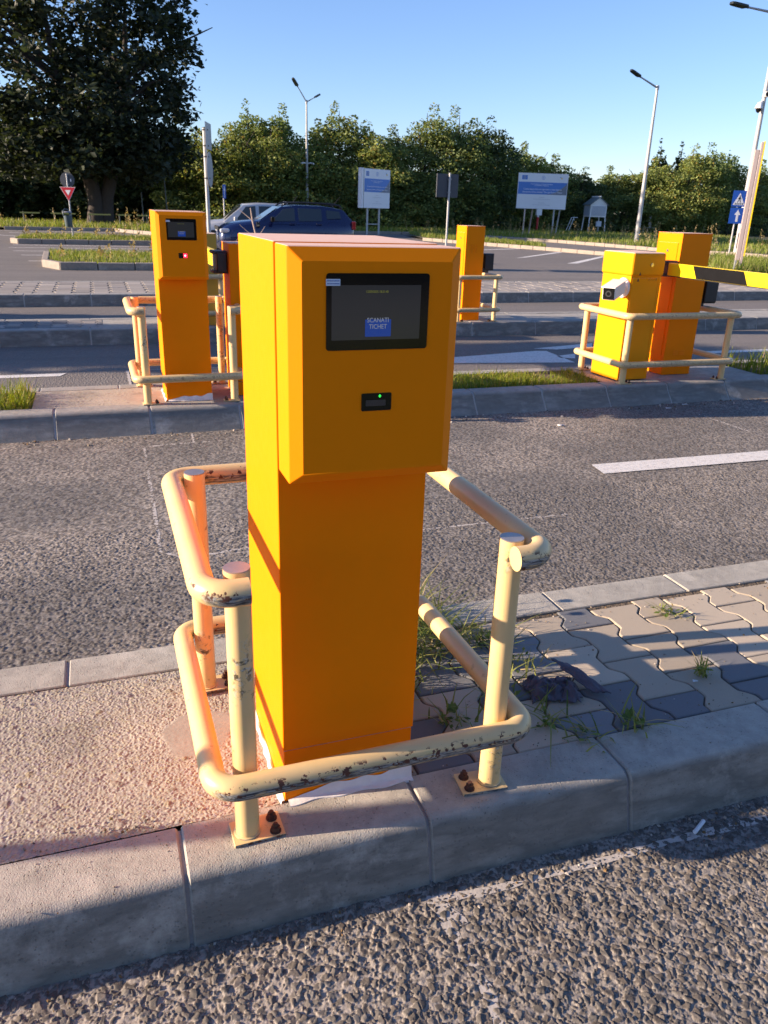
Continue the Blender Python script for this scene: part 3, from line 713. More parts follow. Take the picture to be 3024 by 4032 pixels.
# ------------------------------------------------------------------ ticket kiosks
def rrect(x0, x1, z0, z1, r, n=5):
    out = []
    for cx, cz, a0 in ((x1-r, z1-r, 0), (x0+r, z1-r, 90), (x0+r, z0+r, 180), (x1-r, z0+r, 270)):
        for k in range(n+1): a = R(a0+90*k/n); out.append((cx+r*math.cos(a), cz+r*math.sin(a)))
    return out
KW, KD, KH = .36, .419, 1.411
def kiosk(loc, label, red):
    t = empty('ticket_kiosk', loc, 0, label, 'ticket kiosk', 'yellow ticket kiosks on the islands')
    mb = MB().box(0, KW, 0, KD, .165, KH); mb.box(.016, KW-.016, -.026, .01, .955, KH-.006)
    mb.build('body', 'yellow', t, .0035)
    MB().box(.0035, KW-.0035, .0035, KD-.0035, .0, .162).build('plinth', 'yellow', t, .002)
    # protruding front cover with chamfered edges
    zt, zb, y0, yf, c = KH-.002, .936, -.121, -.141, .0255
    ou = [(0, zb), (KW, zb), (KW, zt), (0, zt)]; inn = [(c, zb+c*.9), (KW-c, zb+c*.9), (KW-c, zt-c*1.05), (c, zt-c*1.05)]
    mb = MB(); vs = [(x, -.020, z) for x, z in ou]+[(x, y0, z) for x, z in ou]+[(x, yf, z) for x, z in inn]
    fs = [(3, 2, 1, 0)]+[(a+i, a+(i+1) % 4, a+4+(i+1) % 4, a+4+i) for a in (0, 4) for i in range(4)]+[(8, 9, 10, 11)]
    mb.add(vs, fs).build('front_cover', 'yellow', t, .003)
    y = yf-.0004
    s = MB().prism(rrect(.073, .285, 1.214, 1.3605, .006), lambda x, z: (x, yf+.004, z), lambda x, z: (x, y-.0012, z)).build('screen', 'black_gloss', t)
    MB().prism(rrect(.0835, .2675, 1.234, 1.3385, .001, 1), lambda x, z: (x, y, z), lambda x, z: (x, y-.0018, z)).build('display', 'screen_dark', s)
    MB().prism(rrect(.152, .206, 1.240, 1.2735, .001, 1), lambda x, z: (x, y-.001, z), lambda x, z: (x, y-.0024, z)).build('button', 'screen_blue', s)
    lettering('lettering', 'SCANATI\nTICHET', .0125, 'screen_text', s, (.1785, y-.0026, 1.2655), sx=.88)
    lettering('lettering', '12/09/2025 18:21:40', .0066, 'screen_date', s, (.1755, y-.0024, 1.3262), sx=.85)
    st = MB().prism(rrect(.0722, .1005, 1.3375, 1.350, .001, 2), lambda x, z: (x, y-.0013, z), lambda x, z: (x, y-.002, z)).build('sticker', 'sticker_white', s)
    m = MB(); rr = random.Random(3)
    for row, zc in ((0, 1.3466), (1, 1.3412)):
        x = .0735+row*.0004
        while x < .0985: l = rr.uniform(.0008, .0032); m.box(x, min(x+l, .099), y-.0024, y-.0019, zc-.0008, zc+.0008); x += l+.0005
    m.build('print', 'ink_blue', s, smooth=0)
    sc = MB().prism(rrect(.148, .2125, 1.089, 1.1255, .003), lambda x, z: (x, yf+.003, z), lambda x, z: (x, y-.001, z)).build('scanner', 'scan_window', t)
    if red:
        MB().prism(rrect(.182, .209, 1.092, 1.1225, .002), lambda x, z: (x, y-.0009, z), lambda x, z: (x, y-.002, z)).build('lamp', 'led_red', sc)
        MB().prism(rrect(.189, .199, 1.103, 1.1125, .004), lambda x, z: (x, y-.0015, z), lambda x, z: (x, y-.003, z)).build('lamp', 'led_red_core', sc)
    else:
        MB().prism(rrect(.157, .200, 1.099, 1.1115, .001, 1), lambda x, z: (x, y-.0008, z), lambda x, z: (x, y-.0016, z)).build('window', 'scan_inner', sc)
        MB().box(.1858, .1882, y-.0022, y-.0008, 1.1165, 1.1225).box(.1840, .1900, y-.0020, y-.0008, 1.1188, 1.1202).build('lamp', 'led_green', sc, smooth=0)
    # smeared sealant round the foot
    rr = random.Random(5); m = MB(); n = 46; vs = []
    for i in range(n+1):
        u = i/n; x = .012+u*(KW-.012); hh = .006+.045*min(1, u*1.6)*(.8+.30*math.sin(u*7)+.10*math.sin(u*23)); ww = .004+.009*(.5+.5*math.sin(u*17+1))+.008*max(0, u-.35)*(1+.4*math.sin(u*13))
        vs += [(x, .0015, hh), (x, -.0035, hh*.55), (x, -.008, .006), (x, -.010-ww, .0045), (x, -.011-ww, -.004)]
    m.add(vs, [(5*i+j, 5*i+j+1, 5*i+5+j+1, 5*i+5+j) for i in range(n) for j in range(4)])
    vs = []
    for i in range(n+1):
        u = i/n; yy = u*KD; ww = .006+.004*math.sin(u*21)**2; vs += [(.002, yy, .007+.003*math.sin(u*15)), (-.004, yy, .008), (-ww, yy, .006), (-ww-.002, yy, -.004)]
    m.add(vs, [(4*i+j, 4*i+j+1, 4*i+4+j+1, 4*i+4+j) for i in range(n) for j in range(3)])
    m.build('sealant', 'sealant', t, smooth=60)
    return t
kiosk((.758, 0, HK), 'large yellow ticket kiosk in the foreground with green scanner light and screen reading SCANATI', False)
kiosk((.845, 4.672, HK+.001), 'yellow ticket kiosk on the second island with red glowing scanner light', True)

# ------------------------------------------------------------------ pipe railings
PR = .030
def base_plate(parent, px, py, sx, ang=0, z=0, m='cream_worn'):
    """plate under a post, bolts on the side sx"""
    c, s = math.cos(ang), math.sin(ang)
    def L(x, y): return (px+c*x-s*y, py+s*x+c*y)
    x0, x1 = (-.040, .088) if sx > 0 else (-.088, .040)
    mb = MB(); pts = [L(x0, -.042), L(x1, -.042), L(x1, .042), L(x0, .042)]
    mb.prism(pts, lambda x, y: (x, y, z+.001), lambda x, y: (x, y, z+.010))
    o = mb.build('base_plate', m, parent, .0015)
    for by in (-.024, .022):
        x, y = L(sx*.066, by); b = MB().cyl((x, y), .0145, z+.010, z+.0125, 14); b.cyl((x, y), .0115, z+.0125, z+.024, 6); b.cyl((x, y), .006, z+.024, z+.033, 10)
        b.build('bolt', 'rust', o)
    return o
def post(parent, x, y, top, m, capped=True, z=0):
    o = MB().cyl((x, y), PR, z, top-.003, 28).build('post', 'cream_post', parent)
    if capped: MB().cyl((x, y), PR*.985, top-.003, top, 28).build('cap', 'cap_metal', o)
    w = MB(); n = 20     # weld bead at the foot
    w.tube([(x+PR*1.02*math.cos(2*math.pi*i/n), y+PR*1.02*math.sin(2*math.pi*i/n), z+.0105) for i in range(n)], .0045, 6, close=True)
    w.build('weld', m, o)
    return o
def railing_open(loc, label, dx=0, m='cream_worn', wide=0.):
    """guard with an open-fronted top rail and a closed bottom rail; x,y relative to the kiosk's front-left corner"""
    t = empty('pipe_railing', loc, 0, label, 'railing', 'cream pipe railings around the machines')
    XL, XR, YF, YB = -.188+dx, .627+dx+wide, -.150, .665
    FL, BL, FR, BR = (-.110+dx, -.079), (-.123+dx, .600), (.558+dx+wide, -.088), (.560+dx+wide, .600)
    for p in (FL, BL, FR, BR): post(t, *p, .741, m)
    zt, zb = .712, .206
    top = rounded_path([(XL+.094, YF+.006, zt), (XL, YF+.006, zt), (XL, YB, zt-.006), (XR, YB, zt-.006), (XR, YF, zt), (XR-.090, YF, zt)], .062)
    MB().tube(top, PR, 28).build('top_rail', m, t, smooth=50)
    bot = rounded_path([(XL, YF, zb), (XL, YB, zb-.02), (XR, YB, zb-.02), (XR, YF, zb+.004)], .062, close=True)
    MB().tube(bot, PR, 28, close=True).build('bottom_rail', m, t, smooth=50)
    base_plate(t, *FL, 1, R(2), 0, m); base_plate(t, *FR, -1, R(-4), 0, m); base_plate(t, *BL, 1, R(3), .0, m); base_plate(t, *BR, -1, 0, .0, m)
    return t
railing_open((.758, 0, HK), 'worn cream pipe railing around the foreground kiosk, rust chipped and scraped along the front')
railing_open((.845, 4.672, HK), 'cream pipe railing around the kiosk with the red light', -.035, 'cream')
def railing_closed(loc, label, W, D, top, low=.185):
    t = empty('pipe_railing', loc, 0, label, 'railing', 'cream pipe railings around the machines')
    for x, y in ((0, 0), (W, 0), (0, D), (W, D)): post(t, x, y, top, 'cream', False)
    for nm, z in (('top_rail', top-.022), ('bottom_rail', low)):
        p = rounded_path([(-.06, -.06, z), (W+.06, -.06, z), (W+.06, D+.06, z), (-.06, D+.06, z)], .06, close=True)
        MB().tube(p, PR, 18, close=True).build(nm, 'cream', t, smooth=50)
    base_plate(t, 0, 0, 1, 0, 0, 'cream'); base_plate(t, W, 0, -1, 0, 0, 'cream'); base_plate(t, 0, D, 1, 0, 0, 'cream'); base_plate(t, W, D, -1, 0, 0, 'cream')
    return t
railing_closed((4.985, 4.512, HK), 'cream pipe railing around the pair of yellow machines beside the camera', 1.15, .70, .648)
railing_closed((5.172, 8.69, H3), 'cream pipe railing around the slim louvred barrier cabinet on the third island', .565, .62, .635, .17)
railing_closed((1.30, 8.70, H3), 'cream pipe railing on the third island, seen behind the red-lit kiosk', .575, .62, .635, .17)

# ------------------------------------------------------------------ barrier cabinets with booms
def cabinet(loc, rz, label, W, D, H, m='yellow', door=True, vents=(), bracket=0, slot=False, arm=None):
    t = empty('barrier_cabinet', loc, rz, label, 'barrier cabinet', 'yellow barrier cabinets')
    MB().box(0, W, 0, D, .115, H-.004).build('housing', m, t, .004)
    MB().box(-.002, W+.002, -.002, D+.002, H-.004, H+.004).build('lid', m, t, .003)
    MB().box(.004, W-.004, .004, D-.004, 0, .111).build('plinth', m, t, .002)
    if door:    # door in the left side, standing a little proud with a groove around it
        d = MB().box(-.006, .004, .045, D-.03, .19, H-.085).build('door', m, t, .003)
        l = MB(); l.tube([(-.011, D*.50, H-.16), (-.005, D*.50, H-.16)], .013, 14); l.build('lock', 'chrome', d)
        MB().box(-.0125, -.0105, D*.50-.002, D*.50+.002, H-.166, H-.154).build('keyhole', 'black_plastic', d, smooth=0)
    for (x0, x1, z0, z1, rows) in vents:
        v = MB(); hw = (x1-x0-.02)/2
        for i in range(rows):
            z = z0+(z1-z0)*i/max(1, rows-1)
            for xs in (x0, x0+hw+.02):
                v.add([(xs, -.0005, z+.006), (xs+hw, -.0005, z+.006), (xs+hw, -.0055, z-.004), (xs, -.0055, z-.004), (xs, .0, z-.005), (xs+hw, .0, z-.005)], [(0, 1, 2, 3), (3, 2, 5, 4)])
        v.build('vent', m, t, smooth=0)
    if slot: MB().box(W*.25, W*.62, -.002, .003, H-.115, H-.108).build('slot', 'dark_metal', t, smooth=0)
    return t
def boom(parent, x, y0, y1, z, h=.112, th=.048, sgn=-1, first=.55, period=.95):
    """closed boom along y, chevron bands on the side facing -X"""
    a = MB().box(x-th/2, x+th/2, min(y0, y1), max(y0, y1), z-h/2, z+h/2).build('arm', 'arm_yellow', parent, .006)
    mb = MB(); L = abs(y1-y0); s = first; k = 0; d = 1 if y1 > y0 else -1
    while s+.02 < L:
        e = min(s+period/2, L); sl = -h*.55
        P = [(s, h/2-.003), (e, h/2-.003), (min(e-sl, L), -h/2+.003), (min(s-sl, L), -h/2+.003)]
        for xs in (x-th/2-.0012, x+th/2+.0012): mb.add([(xs, y0+d*q, z+zz) for q, zz in P], [(0, 1, 2, 3)])
        s += period
    mb.build('stripe', 'arm_black', a, smooth=0)
    MB().box(x-th/2+.004, x+th/2-.004, min(y0, y1)+.03, max(y0, y1)-.03, z-h/2-.006, z-h/2-.0005).build('edge_strip', 'black_plastic', a, smooth=0)
    return a
def hub(parent, x0, x1, y0, y1, z0, z1, m='dark_metal'):
    b = MB().box(x0, x1, y0, y1, z0, z1).build('arm_bracket', m, parent, .008)
    for zz in (z0-.012, z1-.012): MB().box(x0-.03, x1+.01, y0+.02, y1-.02, zz, zz+.024).build('clamp', m, b, .006)
    return b
c = cabinet((5.655, 4.80, HK), 0, 'tall yellow barrier cabinet behind the fee machine, its striped boom closed', .345, .36, 1.337, 'yellow', True, ((.10, .24, .20, .235, 3),))
boom(c, -.155, -.08, -3.4, 1.022, first=.34, period=1.25)
hub(c, -.13, -.02, -.02, .16, .96, 1.08)
hub(c, .40, .55, .03, .18, .70, .90, 'black_plastic'); MB().box(.342, .42, .05, .15, .66, .74).build('axle', 'black_plastic', c, .004)
c = cabinet((1.392, 4.755, HK), 0, 'yellow barrier cabinet between the two ticket kiosks, dark bracket holding its boom', .345, .36, 1.185, 'yellow', False)
boom(c, -.052, .42, 3.3, 1.052, h=.125, first=.52, period=1.2)
hub(c, -.085, -.008, .06, .30, .97, 1.115)
MB().box(-.07, -.035, .30, .46, .99, 1.11).build('arm_holder', 'galv', c, .006)
cabinet((5.300, 8.845, H3), 0, 'slim yellow barrier cabinet with louvres and a lock, standing on the third island', .285, .33, 1.278, 'yellow', True, ((.075, .175, .93, 1.03, 6), (.09, .18, .165, .185, 2)))
cb = bpy.data.objects['barrier_cabinet.002']
hub(cb, .335, .47, .03, .17, .70, .905, 'black_plastic'); MB().box(.283, .40, .04, .15, .655, .72).build('axle', 'black_plastic', cb, .004)
cabinet((1.50, 8.80, H3), 0, 'dull ochre barrier cabinet behind the red-lit kiosk, small slot near its top', .357, .36, 1.112, 'yellow_ochre', False, slot=True)

# pay machine with a hood, and the surveillance camera screwed to its side
t = empty('fee_machine', (5.012, 4.625, HK), R(4), 'lemon yellow fee machine with an overhanging hood, warning triangles and a lock', 'fee machine')
W_, D_, H_ = .352, .41, 1.170
MB().box(0, W_, 0, D_, .006, H_-.19).build('body', 'yellow_lemon', t, .006)
MB().box(-.016, W_+.010, -.020, D_+.012, H_-.205, H_).build('hood', 'yellow_lemon', t, .022, seg=4)
d = MB().box(.018, W_-.040, -.004, .004, .12, H_-.222).build('door', 'yellow_lemon', t, .0025)
MB().box(W_-.034, W_-.004, -.003, .004, .02, H_-.222).build('side_strip', 'yellow_lemon', t, .002)
l = MB(); l.tube([(.20, -.028, H_-.105), (.20, -.018, H_-.105)], .017, 16); l.build('lock', 'chrome', t)
for zz, yy in ((H_-.185, -.0215), (H_-.240, -.0055)):
    k = MB(); k.prism([(.066, zz-.012), (.094, zz-.012), (.080, zz+.015)], lambda x, z: (x, yy+.001, z), lambda x, z: (x, yy, z)); k.build('warning_sticker', 'ink_dark', t, smooth=0)
q = MB().box(.19, .30, -.0062, -.004, H_-.246, H_-.226).build('label_plate', 'yellow_lemon', t, smooth=0)
mm = MB(); rr = random.Random(2); x = .195
while x < .275: l_ = rr.uniform(.002, .007); mm.box(x, x+l_, -.0072, -.0060, H_-.233, H_-.230); x += l_+.0015
mm.box(.282, .293, -.0072, -.0060, H_-.236, H_-.227).box(.193, .296, -.0072, -.0060, H_-.2450, H_-.2435)
mm.build('print', 'ink_dark', q, smooth=0)
cam_ = empty('security_camera', (5.005, 4.70, 1.045), R(0), 'white bullet security camera screwed to the fee machine, facing the lane', 'camera')
def tube_to(a, b, r, n=20): return MB().tube([a, b], r, n)
MB().tube([(.0, 0, 0), (-.018, 0, 0)], .068, 32).build('mount_plate', 'white_plastic', cam_, .004)
MB().tube([(-.015, 0, .0), (-.06, -.03, .005), (-.085, -.06, .01)], .022, 18).build('joint', 'white_plastic', cam_, smooth=60)
dv = Vector((-.78, -.60, -.16)).normalized(); sv = Vector((dv.y, -dv.x, 0)).normalized(); uv_ = sv.cross(dv)
if uv_.z < 0: uv_ = -uv_
o0 = Vector((-.075, -.045, .012))
def bx(o, l0, l1, hw, z0, z1, m, parent, bev, nm):
    mb = MB(); vs = [o+dv*l+sv*s_+uv_*z for z in (z0, z1) for s_ in (-hw, hw) for l in (l0, l1)]
    mb.add(vs, [(0, 2, 3, 1), (4, 5, 7, 6), (0, 1, 5, 4), (1, 3, 7, 5), (3, 2, 6, 7), (2, 0, 4, 6)]); return mb.build(nm, m, parent, bev, seg=3)
cam_.scale = (1.32,)*3; cam_.location.z -= .015
b_ = bx(o0, 0, .215, .046, -.046, .044, 'white_plastic', cam_, .012, 'body')
bx(o0, -.01, .232, .050, .040, .047, 'white_plastic', cam_, .003, 'visor')
f_ = bx(o0, .207, .2165, .040, -.040, .037, 'black_gloss', cam_, .008, 'front_glass')
MB().tube([o0+dv*.216, o0+dv*.2185], .021, 20).build('lens', 'dark_metal', f_); MB().tube([o0+dv*.2185, o0+dv*.2195], .012, 16).build('lens', 'black_gloss', f_)

# ------------------------------------------------------------------ small things on the near island
def weed(loc, label, seed, h=.16, n=70, sp=.07, group='weeds growing in the paving', flower=0, flat=.5):
    g = np.random.default_rng(seed)
    V, F, T = blades(n, lambda k, gg: gg.normal(0, sp, (k, 2)), h, .006, ((.12, .16, .035), (.34, .35, .11), (.42, .34, .18)), flat*2.6, seed)
    o = arr_mesh('weed', V, F, 'blade', T); o.location = loc
    # broad leaves
    mb_v, mb_f, mb_t = [], [], []; k0 = 0
    for i in range(int(n*.35)):
        a = g.uniform(0, 6.28); r0 = abs(g.normal(0, sp*.8)); l = g.uniform(.018, .045); wd = l*.28; c = np.array([r0*math.cos(a), r0*math.sin(a), g.uniform(.005, h*.45)])
        d = np.array([math.cos(a), math.sin(a), g.uniform(-.2, .7)]); d /= np.linalg.norm(d); s_ = np.cross(d, [0, 0, 1]); s_ /= np.linalg.norm(s_)
        mb_v += [c, c+d*l*.5+s_*wd, c+d*l, c+d*l*.5-s_*wd]; mb_f.append([k0, k0+1, k0+2, k0+3]); k0 += 4; mb_t += [np.array([.10, .15, .035])*g.uniform(.7, 1.8)]*4
    b = arr_mesh('leaves', mb_v, mb_f, 'blade', np.array(mb_t), o)
    if flower:
        m = MB(); m.tube([(0, 0, 0), (-.02, .02, h*1.0), (-.035, .03, h*1.5)], .0018, 6); fx = Vector((-.035, .03, h*1.5))
        m.build('stem', 'twig', o); q = MB()
        for i in range(9): a = i*.7; q.tube([fx+Vector((.008*math.cos(a), .008*math.sin(a), 0)), fx+Vector((.010*math.cos(a), .010*math.sin(a), .012))], .005, 6)
        q.build('flower', 'white_paint' if flower == 1 else 'logo_yellow', o)
    return tag(o, label, 'weed', group)
weed((1.42, .84, HK), 'tangled grass tuft spilling over the far kerb right of the foreground kiosk', 31, .085, 130, .085, flat=1.0)
weed((1.40, .66, HK), 'large pale green grass tangle on the pavers beside the right side of the foreground kiosk', 32, .09, 170, .085, flat=1.2)
weed((1.30, .80, HK), 'thin weed with a small white flower head just right of the foreground kiosk', 33, .16, 45, .04, flower=1)
weed((1.47, .88, HK), 'thin weed with a small yellow flower at the kerb edge', 34, .13, 25, .04, flower=2)
weed((1.22, .42, HK), 'low dry tuft at the foot of the foreground kiosk on its right side', 35, .08, 60, .05)
weed((1.34, .20, HK), 'darker grass tuft in a paver joint right behind the front-right railing post base', 36, .075, 36, .04)
weed((1.66, .60, HK), 'small green weed beside the railing post, left of the sunny pavers', 37, .05, 60, .05, flat=1.0)
weed((1.67, .42, HK), 'green sprig behind the crumpled rag', 38, .06, 40, .05, flat=1.0)
weed((1.53, .26, HK), 'green leaves between the railing post and the crumpled rag', 39, .05, 30, .03, flat=.9)
weed((1.60, .12, HK), 'grass strands lying in front of the crumpled rag', 42, .05, 22, .04, flat=1.5)
weed((1.70, .01, HK), 'tiny green weed in the joint between the near kerb and dark pavers', 43, .03, 26, .04, flat=1.0)
weed((1.86, .01, HK), 'small weed at the kerb joint right of the crumpled rag', 44, .05, 30, .03, flat=.7)
weed((2.28, .19, HK), 'small upright weed on the pavers far right of the crumpled rag', 45, .075, 24, .015, flat=.4)
weed((2.45, .60, HK), 'tiny weed between the tan pavers near the far kerb', 46, .035, 26, .03, flat=.8)
weed((4.45, 9.3, H3), 'green weed patch in the paving of the third island, left of the fee machine', 47, .16, 150, .16)
weed((4.9, 9.2, H3), 'leafy weed on the third island just left of the fee machine hood', 48, .12, 120, .14)

def rag():
    n, m_ = 56, 40; u, v = np.meshgrid(np.linspace(0, 1, n), np.linspace(0, 1, m_)); u, v = u.ravel(), v.ravel(); q = np.column_stack([u*2.2, v*1.6])
    x = 1.630+.175*u+.020*(fbm(q, 3, 5)-.5)*2+.03*(v-.5); y = .205+.125*v-.035*u+.022*(fbm(q, 3.5, 15)-.5)*2
    edge = np.clip(np.minimum(np.minimum(u, 1-u)*5, np.minimum(v, 1-v)*4), 0, 1)
    z = HK+.006+edge*(.014+.050*np.abs(fbm(q, 2.2, 25, 3)-.5)*2.2+.014*(fbm(q, 9, 35, 3)-.3))
    P = np.column_stack([x, y, z]); i = np.arange(n*m_).reshape(m_, n); F = np.stack([i[:-1, :-1], i[:-1, 1:], i[1:, 1:], i[1:, :-1]], -1).reshape(-1, 4)
    n2, m2 = 24, 30; u, v = np.meshgrid(np.linspace(0, 1, n2), np.linspace(0, 1, m2)); u, v = u.ravel(), v.ravel(); q = np.column_stack([u, v*1.4])+9    # turned-over flap on the right
    x = 1.768+.060*u+.058*v+.010*(fbm(q, 4, 3)-.5); y = .355-.165*v-.028*u+.010*(fbm(q, 4, 13)-.5); z = HK+.014+.036*(1-v)*(1-.5*u)+.016*np.sin(np.pi*v)*np.sin(np.pi*u)+.012*(fbm(q, 6, 23, 3)-.5)
    F = np.vstack([F, np.stack([(j := np.arange(n2*m2).reshape(m2, n2)+len(P))[:-1, :-1], j[:-1, 1:], j[1:, 1:], j[1:, :-1]], -1).reshape(-1, 4)]); P = np.vstack([P, np.column_stack([x, y, z])])
    o = arr_mesh('rag', P, F, 'rag', None, None, True); s = o.modifiers.new('s', 'SOLIDIFY'); s.thickness = .004
    return tag(o, 'crumpled dark grey rag lying on the pavers behind the railing post', 'rag')
rag()
tag(MB().tube([(1.889, -.285, .010), (1.915, -.272, .011), (1.945, -.256, .010)], .006, 10).build('straw', 'litter_white'), 'short white plastic tube lying on the asphalt at the kerb', 'litter')
def debris(seed, n, area, z, size, cols):
    g = np.random.default_rng(seed); x0, x1, y0, y1 = area; P = np.column_stack([g.uniform(x0, x1, n), y0+(y1-y0)*g.random(n)**1.7])
    V, F, T = [], [], []; k = 0
    for p in P:
        s_ = size*(.35+1.1*g.random()**2); c = np.array(cols[g.integers(len(cols))])*g.uniform(.7, 1.3); a = g.uniform(0, 6.28); e = g.uniform(.3, 1)
        b = [(math.cos(a+q)*s_*(1 if i % 2 else e), math.sin(a+q)*s_*(1 if i % 2 else e)) for i, q in enumerate((0, 1.5, 3.1, 4.6))]
        V += [(p[0]+x, p[1]+y, z) for x, y in b]+[(p[0]+x*.6, p[1]+y*.6, z+s_*.7) for x, y in b]
        F += [(k, k+1, k+5, k+4), (k+1, k+2, k+6, k+5), (k+2, k+3, k+7, k+6), (k+3, k, k+4, k+7), (k+4, k+5, k+6, k+7)]; k += 8; T += [c]*8
    return tag(arr_mesh('debris', V, F, 'asphalt_near', np.array(T)), kind='stuff')
DB = ((.30, .25, .20), (.12, .10, .08), (.22, .18, .13), (.45, .40, .34), (.20, .12, .05))
debris(71, 520, (-1.2, 3.3, -.225, -.33), .001, .0055, DB)
debris(72, 260, (-.5, 1.14, .012, .10), HK, .0045, DB)
debris(73, 420, (1.15, 3.4, .012, .72), HK-.002, .0035, DB)
debris(74, 200, (-.6, 3.2, .735, .64), HK-.002, .004, DB)
debris(75, 320, (-.6, 6.5, 4.33, 4.12), .001, .011, DB)
debris(76, 160, (-.3, 3.0, -.01, -.19), HK, .0026, DB)
def scrap(x, y, z, l, w, a, label):
    c, s = math.cos(a), math.sin(a); mb = MB(); vs = []
    for i, (u, v) in enumerate(((-.5, -.5), (.5, -.4), (.45, .5), (-.4, .45))): vs.append((x+c*u*l-s*v*w, y+s*u*l+c*v*w, z+.004+.003*(i % 2)))
    mb.add(vs, [(0, 1, 2, 3)]); o = mb.build('paper_scrap', 'litter_white'); sm = o.modifiers.new('s', 'SOLIDIFY'); sm.thickness = .001
    tag(o, label, 'litter', 'paper scraps on the ground')
scrap(2.22, .155, HK, .018, .011, -.3, 'white paper scrap on a dark paver at the right')
for p, lb in (((1444, 883), 'white paper scrap on the asphalt below the fee machine kerb, nearest the kerb crack'), ((1479, 875), 'pale paper scrap on the road right of the railed machines'), ((1211, 920), 'lone white scrap on the sunny asphalt left below the fee machine')):
    q = onz(*p); scrap(q.x, q.y, .003, .06, .03, -.2, lb)
# thin threads of litter on the near asphalt
for i, (px, py, a, m) in enumerate(((1560, 1903, .9, 'sign_blue'),)):
    pass

# ------------------------------------------------------------------ signs
def pole(name, mat, parent, x=0, y=0, z0=0, z1=3, r=.03, n=14): return MB().cyl((x, y), r, z0, z1, n).build(name, mat, parent)
def plate(parent, name, pts, y, mat, th=.004, x0=0, z0=0):
    return MB().prism(pts, lambda x, z: (x+x0, y+th, z+z0), lambda x, z: (x+x0, y, z+z0)).build(name, mat, parent, smooth=0)
def circle(r, n=32): return [(r*math.cos(2*math.pi*i/n), r*math.sin(2*math.pi*i/n)) for i in range(n)]
# give-way sign with the back of a round sign above, litter bin on its pole
t = empty('give_way_sign', (-.40, 34.4, .12), R(-18), 'red and white give way sign under the grey back of a round sign', 'road sign')
pole('post', 'galv', t, 0, .03, 0, 2.42, .03)
tri = [(-.31, 1.93), (.31, 1.93), (0, 1.39)]
def inset(p, k): cx, cz = sum(q[0] for q in p)/3, sum(q[1] for q in p)/3; return [(cx+(x-cx)*k, cz+(z-cz)*k) for x, z in p]
f = plate(t, 'sign_face', tri, -.004, 'sign_white'); plate(f, 'red_border', inset(tri, .93), -.0075, 'sign_red'); plate(f, 'triangle', inset(tri, .36), -.011, 'sign_white')
b = plate(t, 'round_sign_back', [(x, z+2.19) for x, z in circle(.285)], .062, 'sign_back', .004)
MB().box(-.06, .06, .05, .06, 2.37, 2.40).box(-.06, .06, .05, .06, 2.02, 2.05).build('clamp', 'galv_pale', b, smooth=0)
MB().box(.11, .155, .058, .061, 2.13, 2.23).build('sticker', 'sign_white', b, smooth=0)
t = empty('litter_bin', (-.50, 34.33, .12), R(-18), 'dark grey litter bin hanging on the give way sign pole', 'litter bin')
MB().tube([(0, 0, .43), (0, 0, .50), (-.01, 0, .86)], [.135, .145, .165], 24).build('bucket', 'bin_grey', t)
h = MB(); h.tube([(-.13, -.13, .86), (-.14, -.14, 1.02), (-.06, -.1, 1.11), (.05, -.02, 1.08), (.09, .02, .98)], .022, 10); h.build('handle', 'bin_grey', t, smooth=60)
MB().tube([(-.02, 0, .98), (-.02, 0, 1.02)], [.20, .15], 20).build('hood', 'galv', t); MB().box(.05, .10, -.02, .05, .80, 1.0).build('clip', 'bin_grey', t, smooth=0)
# tall pole with two sign plates seen from the back, nearly edge on
t = empty('sign_post', (3.47, 21.9, .12), 0, 'tall grey post with two sign plates seen nearly edge on', 'road sign')
pole('post', 'galv_pale', t, 0, 0, 0, 3.38, .052, 20)
yv = Vector((.30, .95, 0)).normalized()
def eplate(nm, pts, off):
    nv = Vector((yv.y, -yv.x, 0)); a = []
    return MB().prism(pts, lambda u, z: tuple(nv*off+yv*u+Vector((0, 0, z))), lambda u, z: tuple(nv*(off+.012)+yv*u+Vector((0, 0, z)))).build(nm, 'galv', t, smooth=0)
e = eplate('square_plate', [(-.30, 2.86), (.55, 2.86), (.55, 3.52), (-.30, 3.52)], .075)
e2 = eplate('round_plate', [(u*1.0+.12, z+2.36) for u, z in circle(.45)], .075)
for z in (3.32, 2.93, 2.66, 2.12): MB().cyl((0, 0), .062, z, z+.035, 18).box(-.01, .09, -.07, -.045, z, z+.035).build('clamp', 'dark_metal', t)
# blue one-way plate
def arrow_pts(w, h, hw, hh): return [(-w/2, -h/2), (w/2, -h/2), (w/2, h/2-hh), (hw/2, h/2-hh), (0, h/2), (-hw/2, h/2-hh), (-w/2, h/2-hh)]
t = empty('one_way_sign', (6.22, 37.2, 0), R(62), 'narrow blue sign with white arrow behind the silver car', 'road sign')
pole('post', 'galv_pale', t, 0, .04, 0, 2.4, .03); f = plate(t, 'sign_face', [(-.20, 1.83), (.20, 1.83), (.20, 2.42), (-.20, 2.42)], -.004, 'sign_blue')
plate(f, 'arrow', [(x, z+2.12) for x, z in arrow_pts(.07, .48, .20, .2)], -.008, 'sign_white')
# dark sign back on a slim pole
t = empty('sign_post', (12.12, 25.2, 0), R(4), 'slim pole carrying the dark back of a square sign between the two billboards', 'road sign')
pole('post', 'galv_pale', t, .0, -.05, -.02, 2.83, .035); MB().box(-.47, .37, 0, .02, 2.05, 2.80).box(-.47, -.44, -.03, .0, 2.05, 2.80).build('plate_back', 'sign_back', t, .004)
for z in (2.2, 2.62): MB().box(-.05, .05, -.09, 0, z, z+.03).build('clamp', 'galv', t, smooth=0)
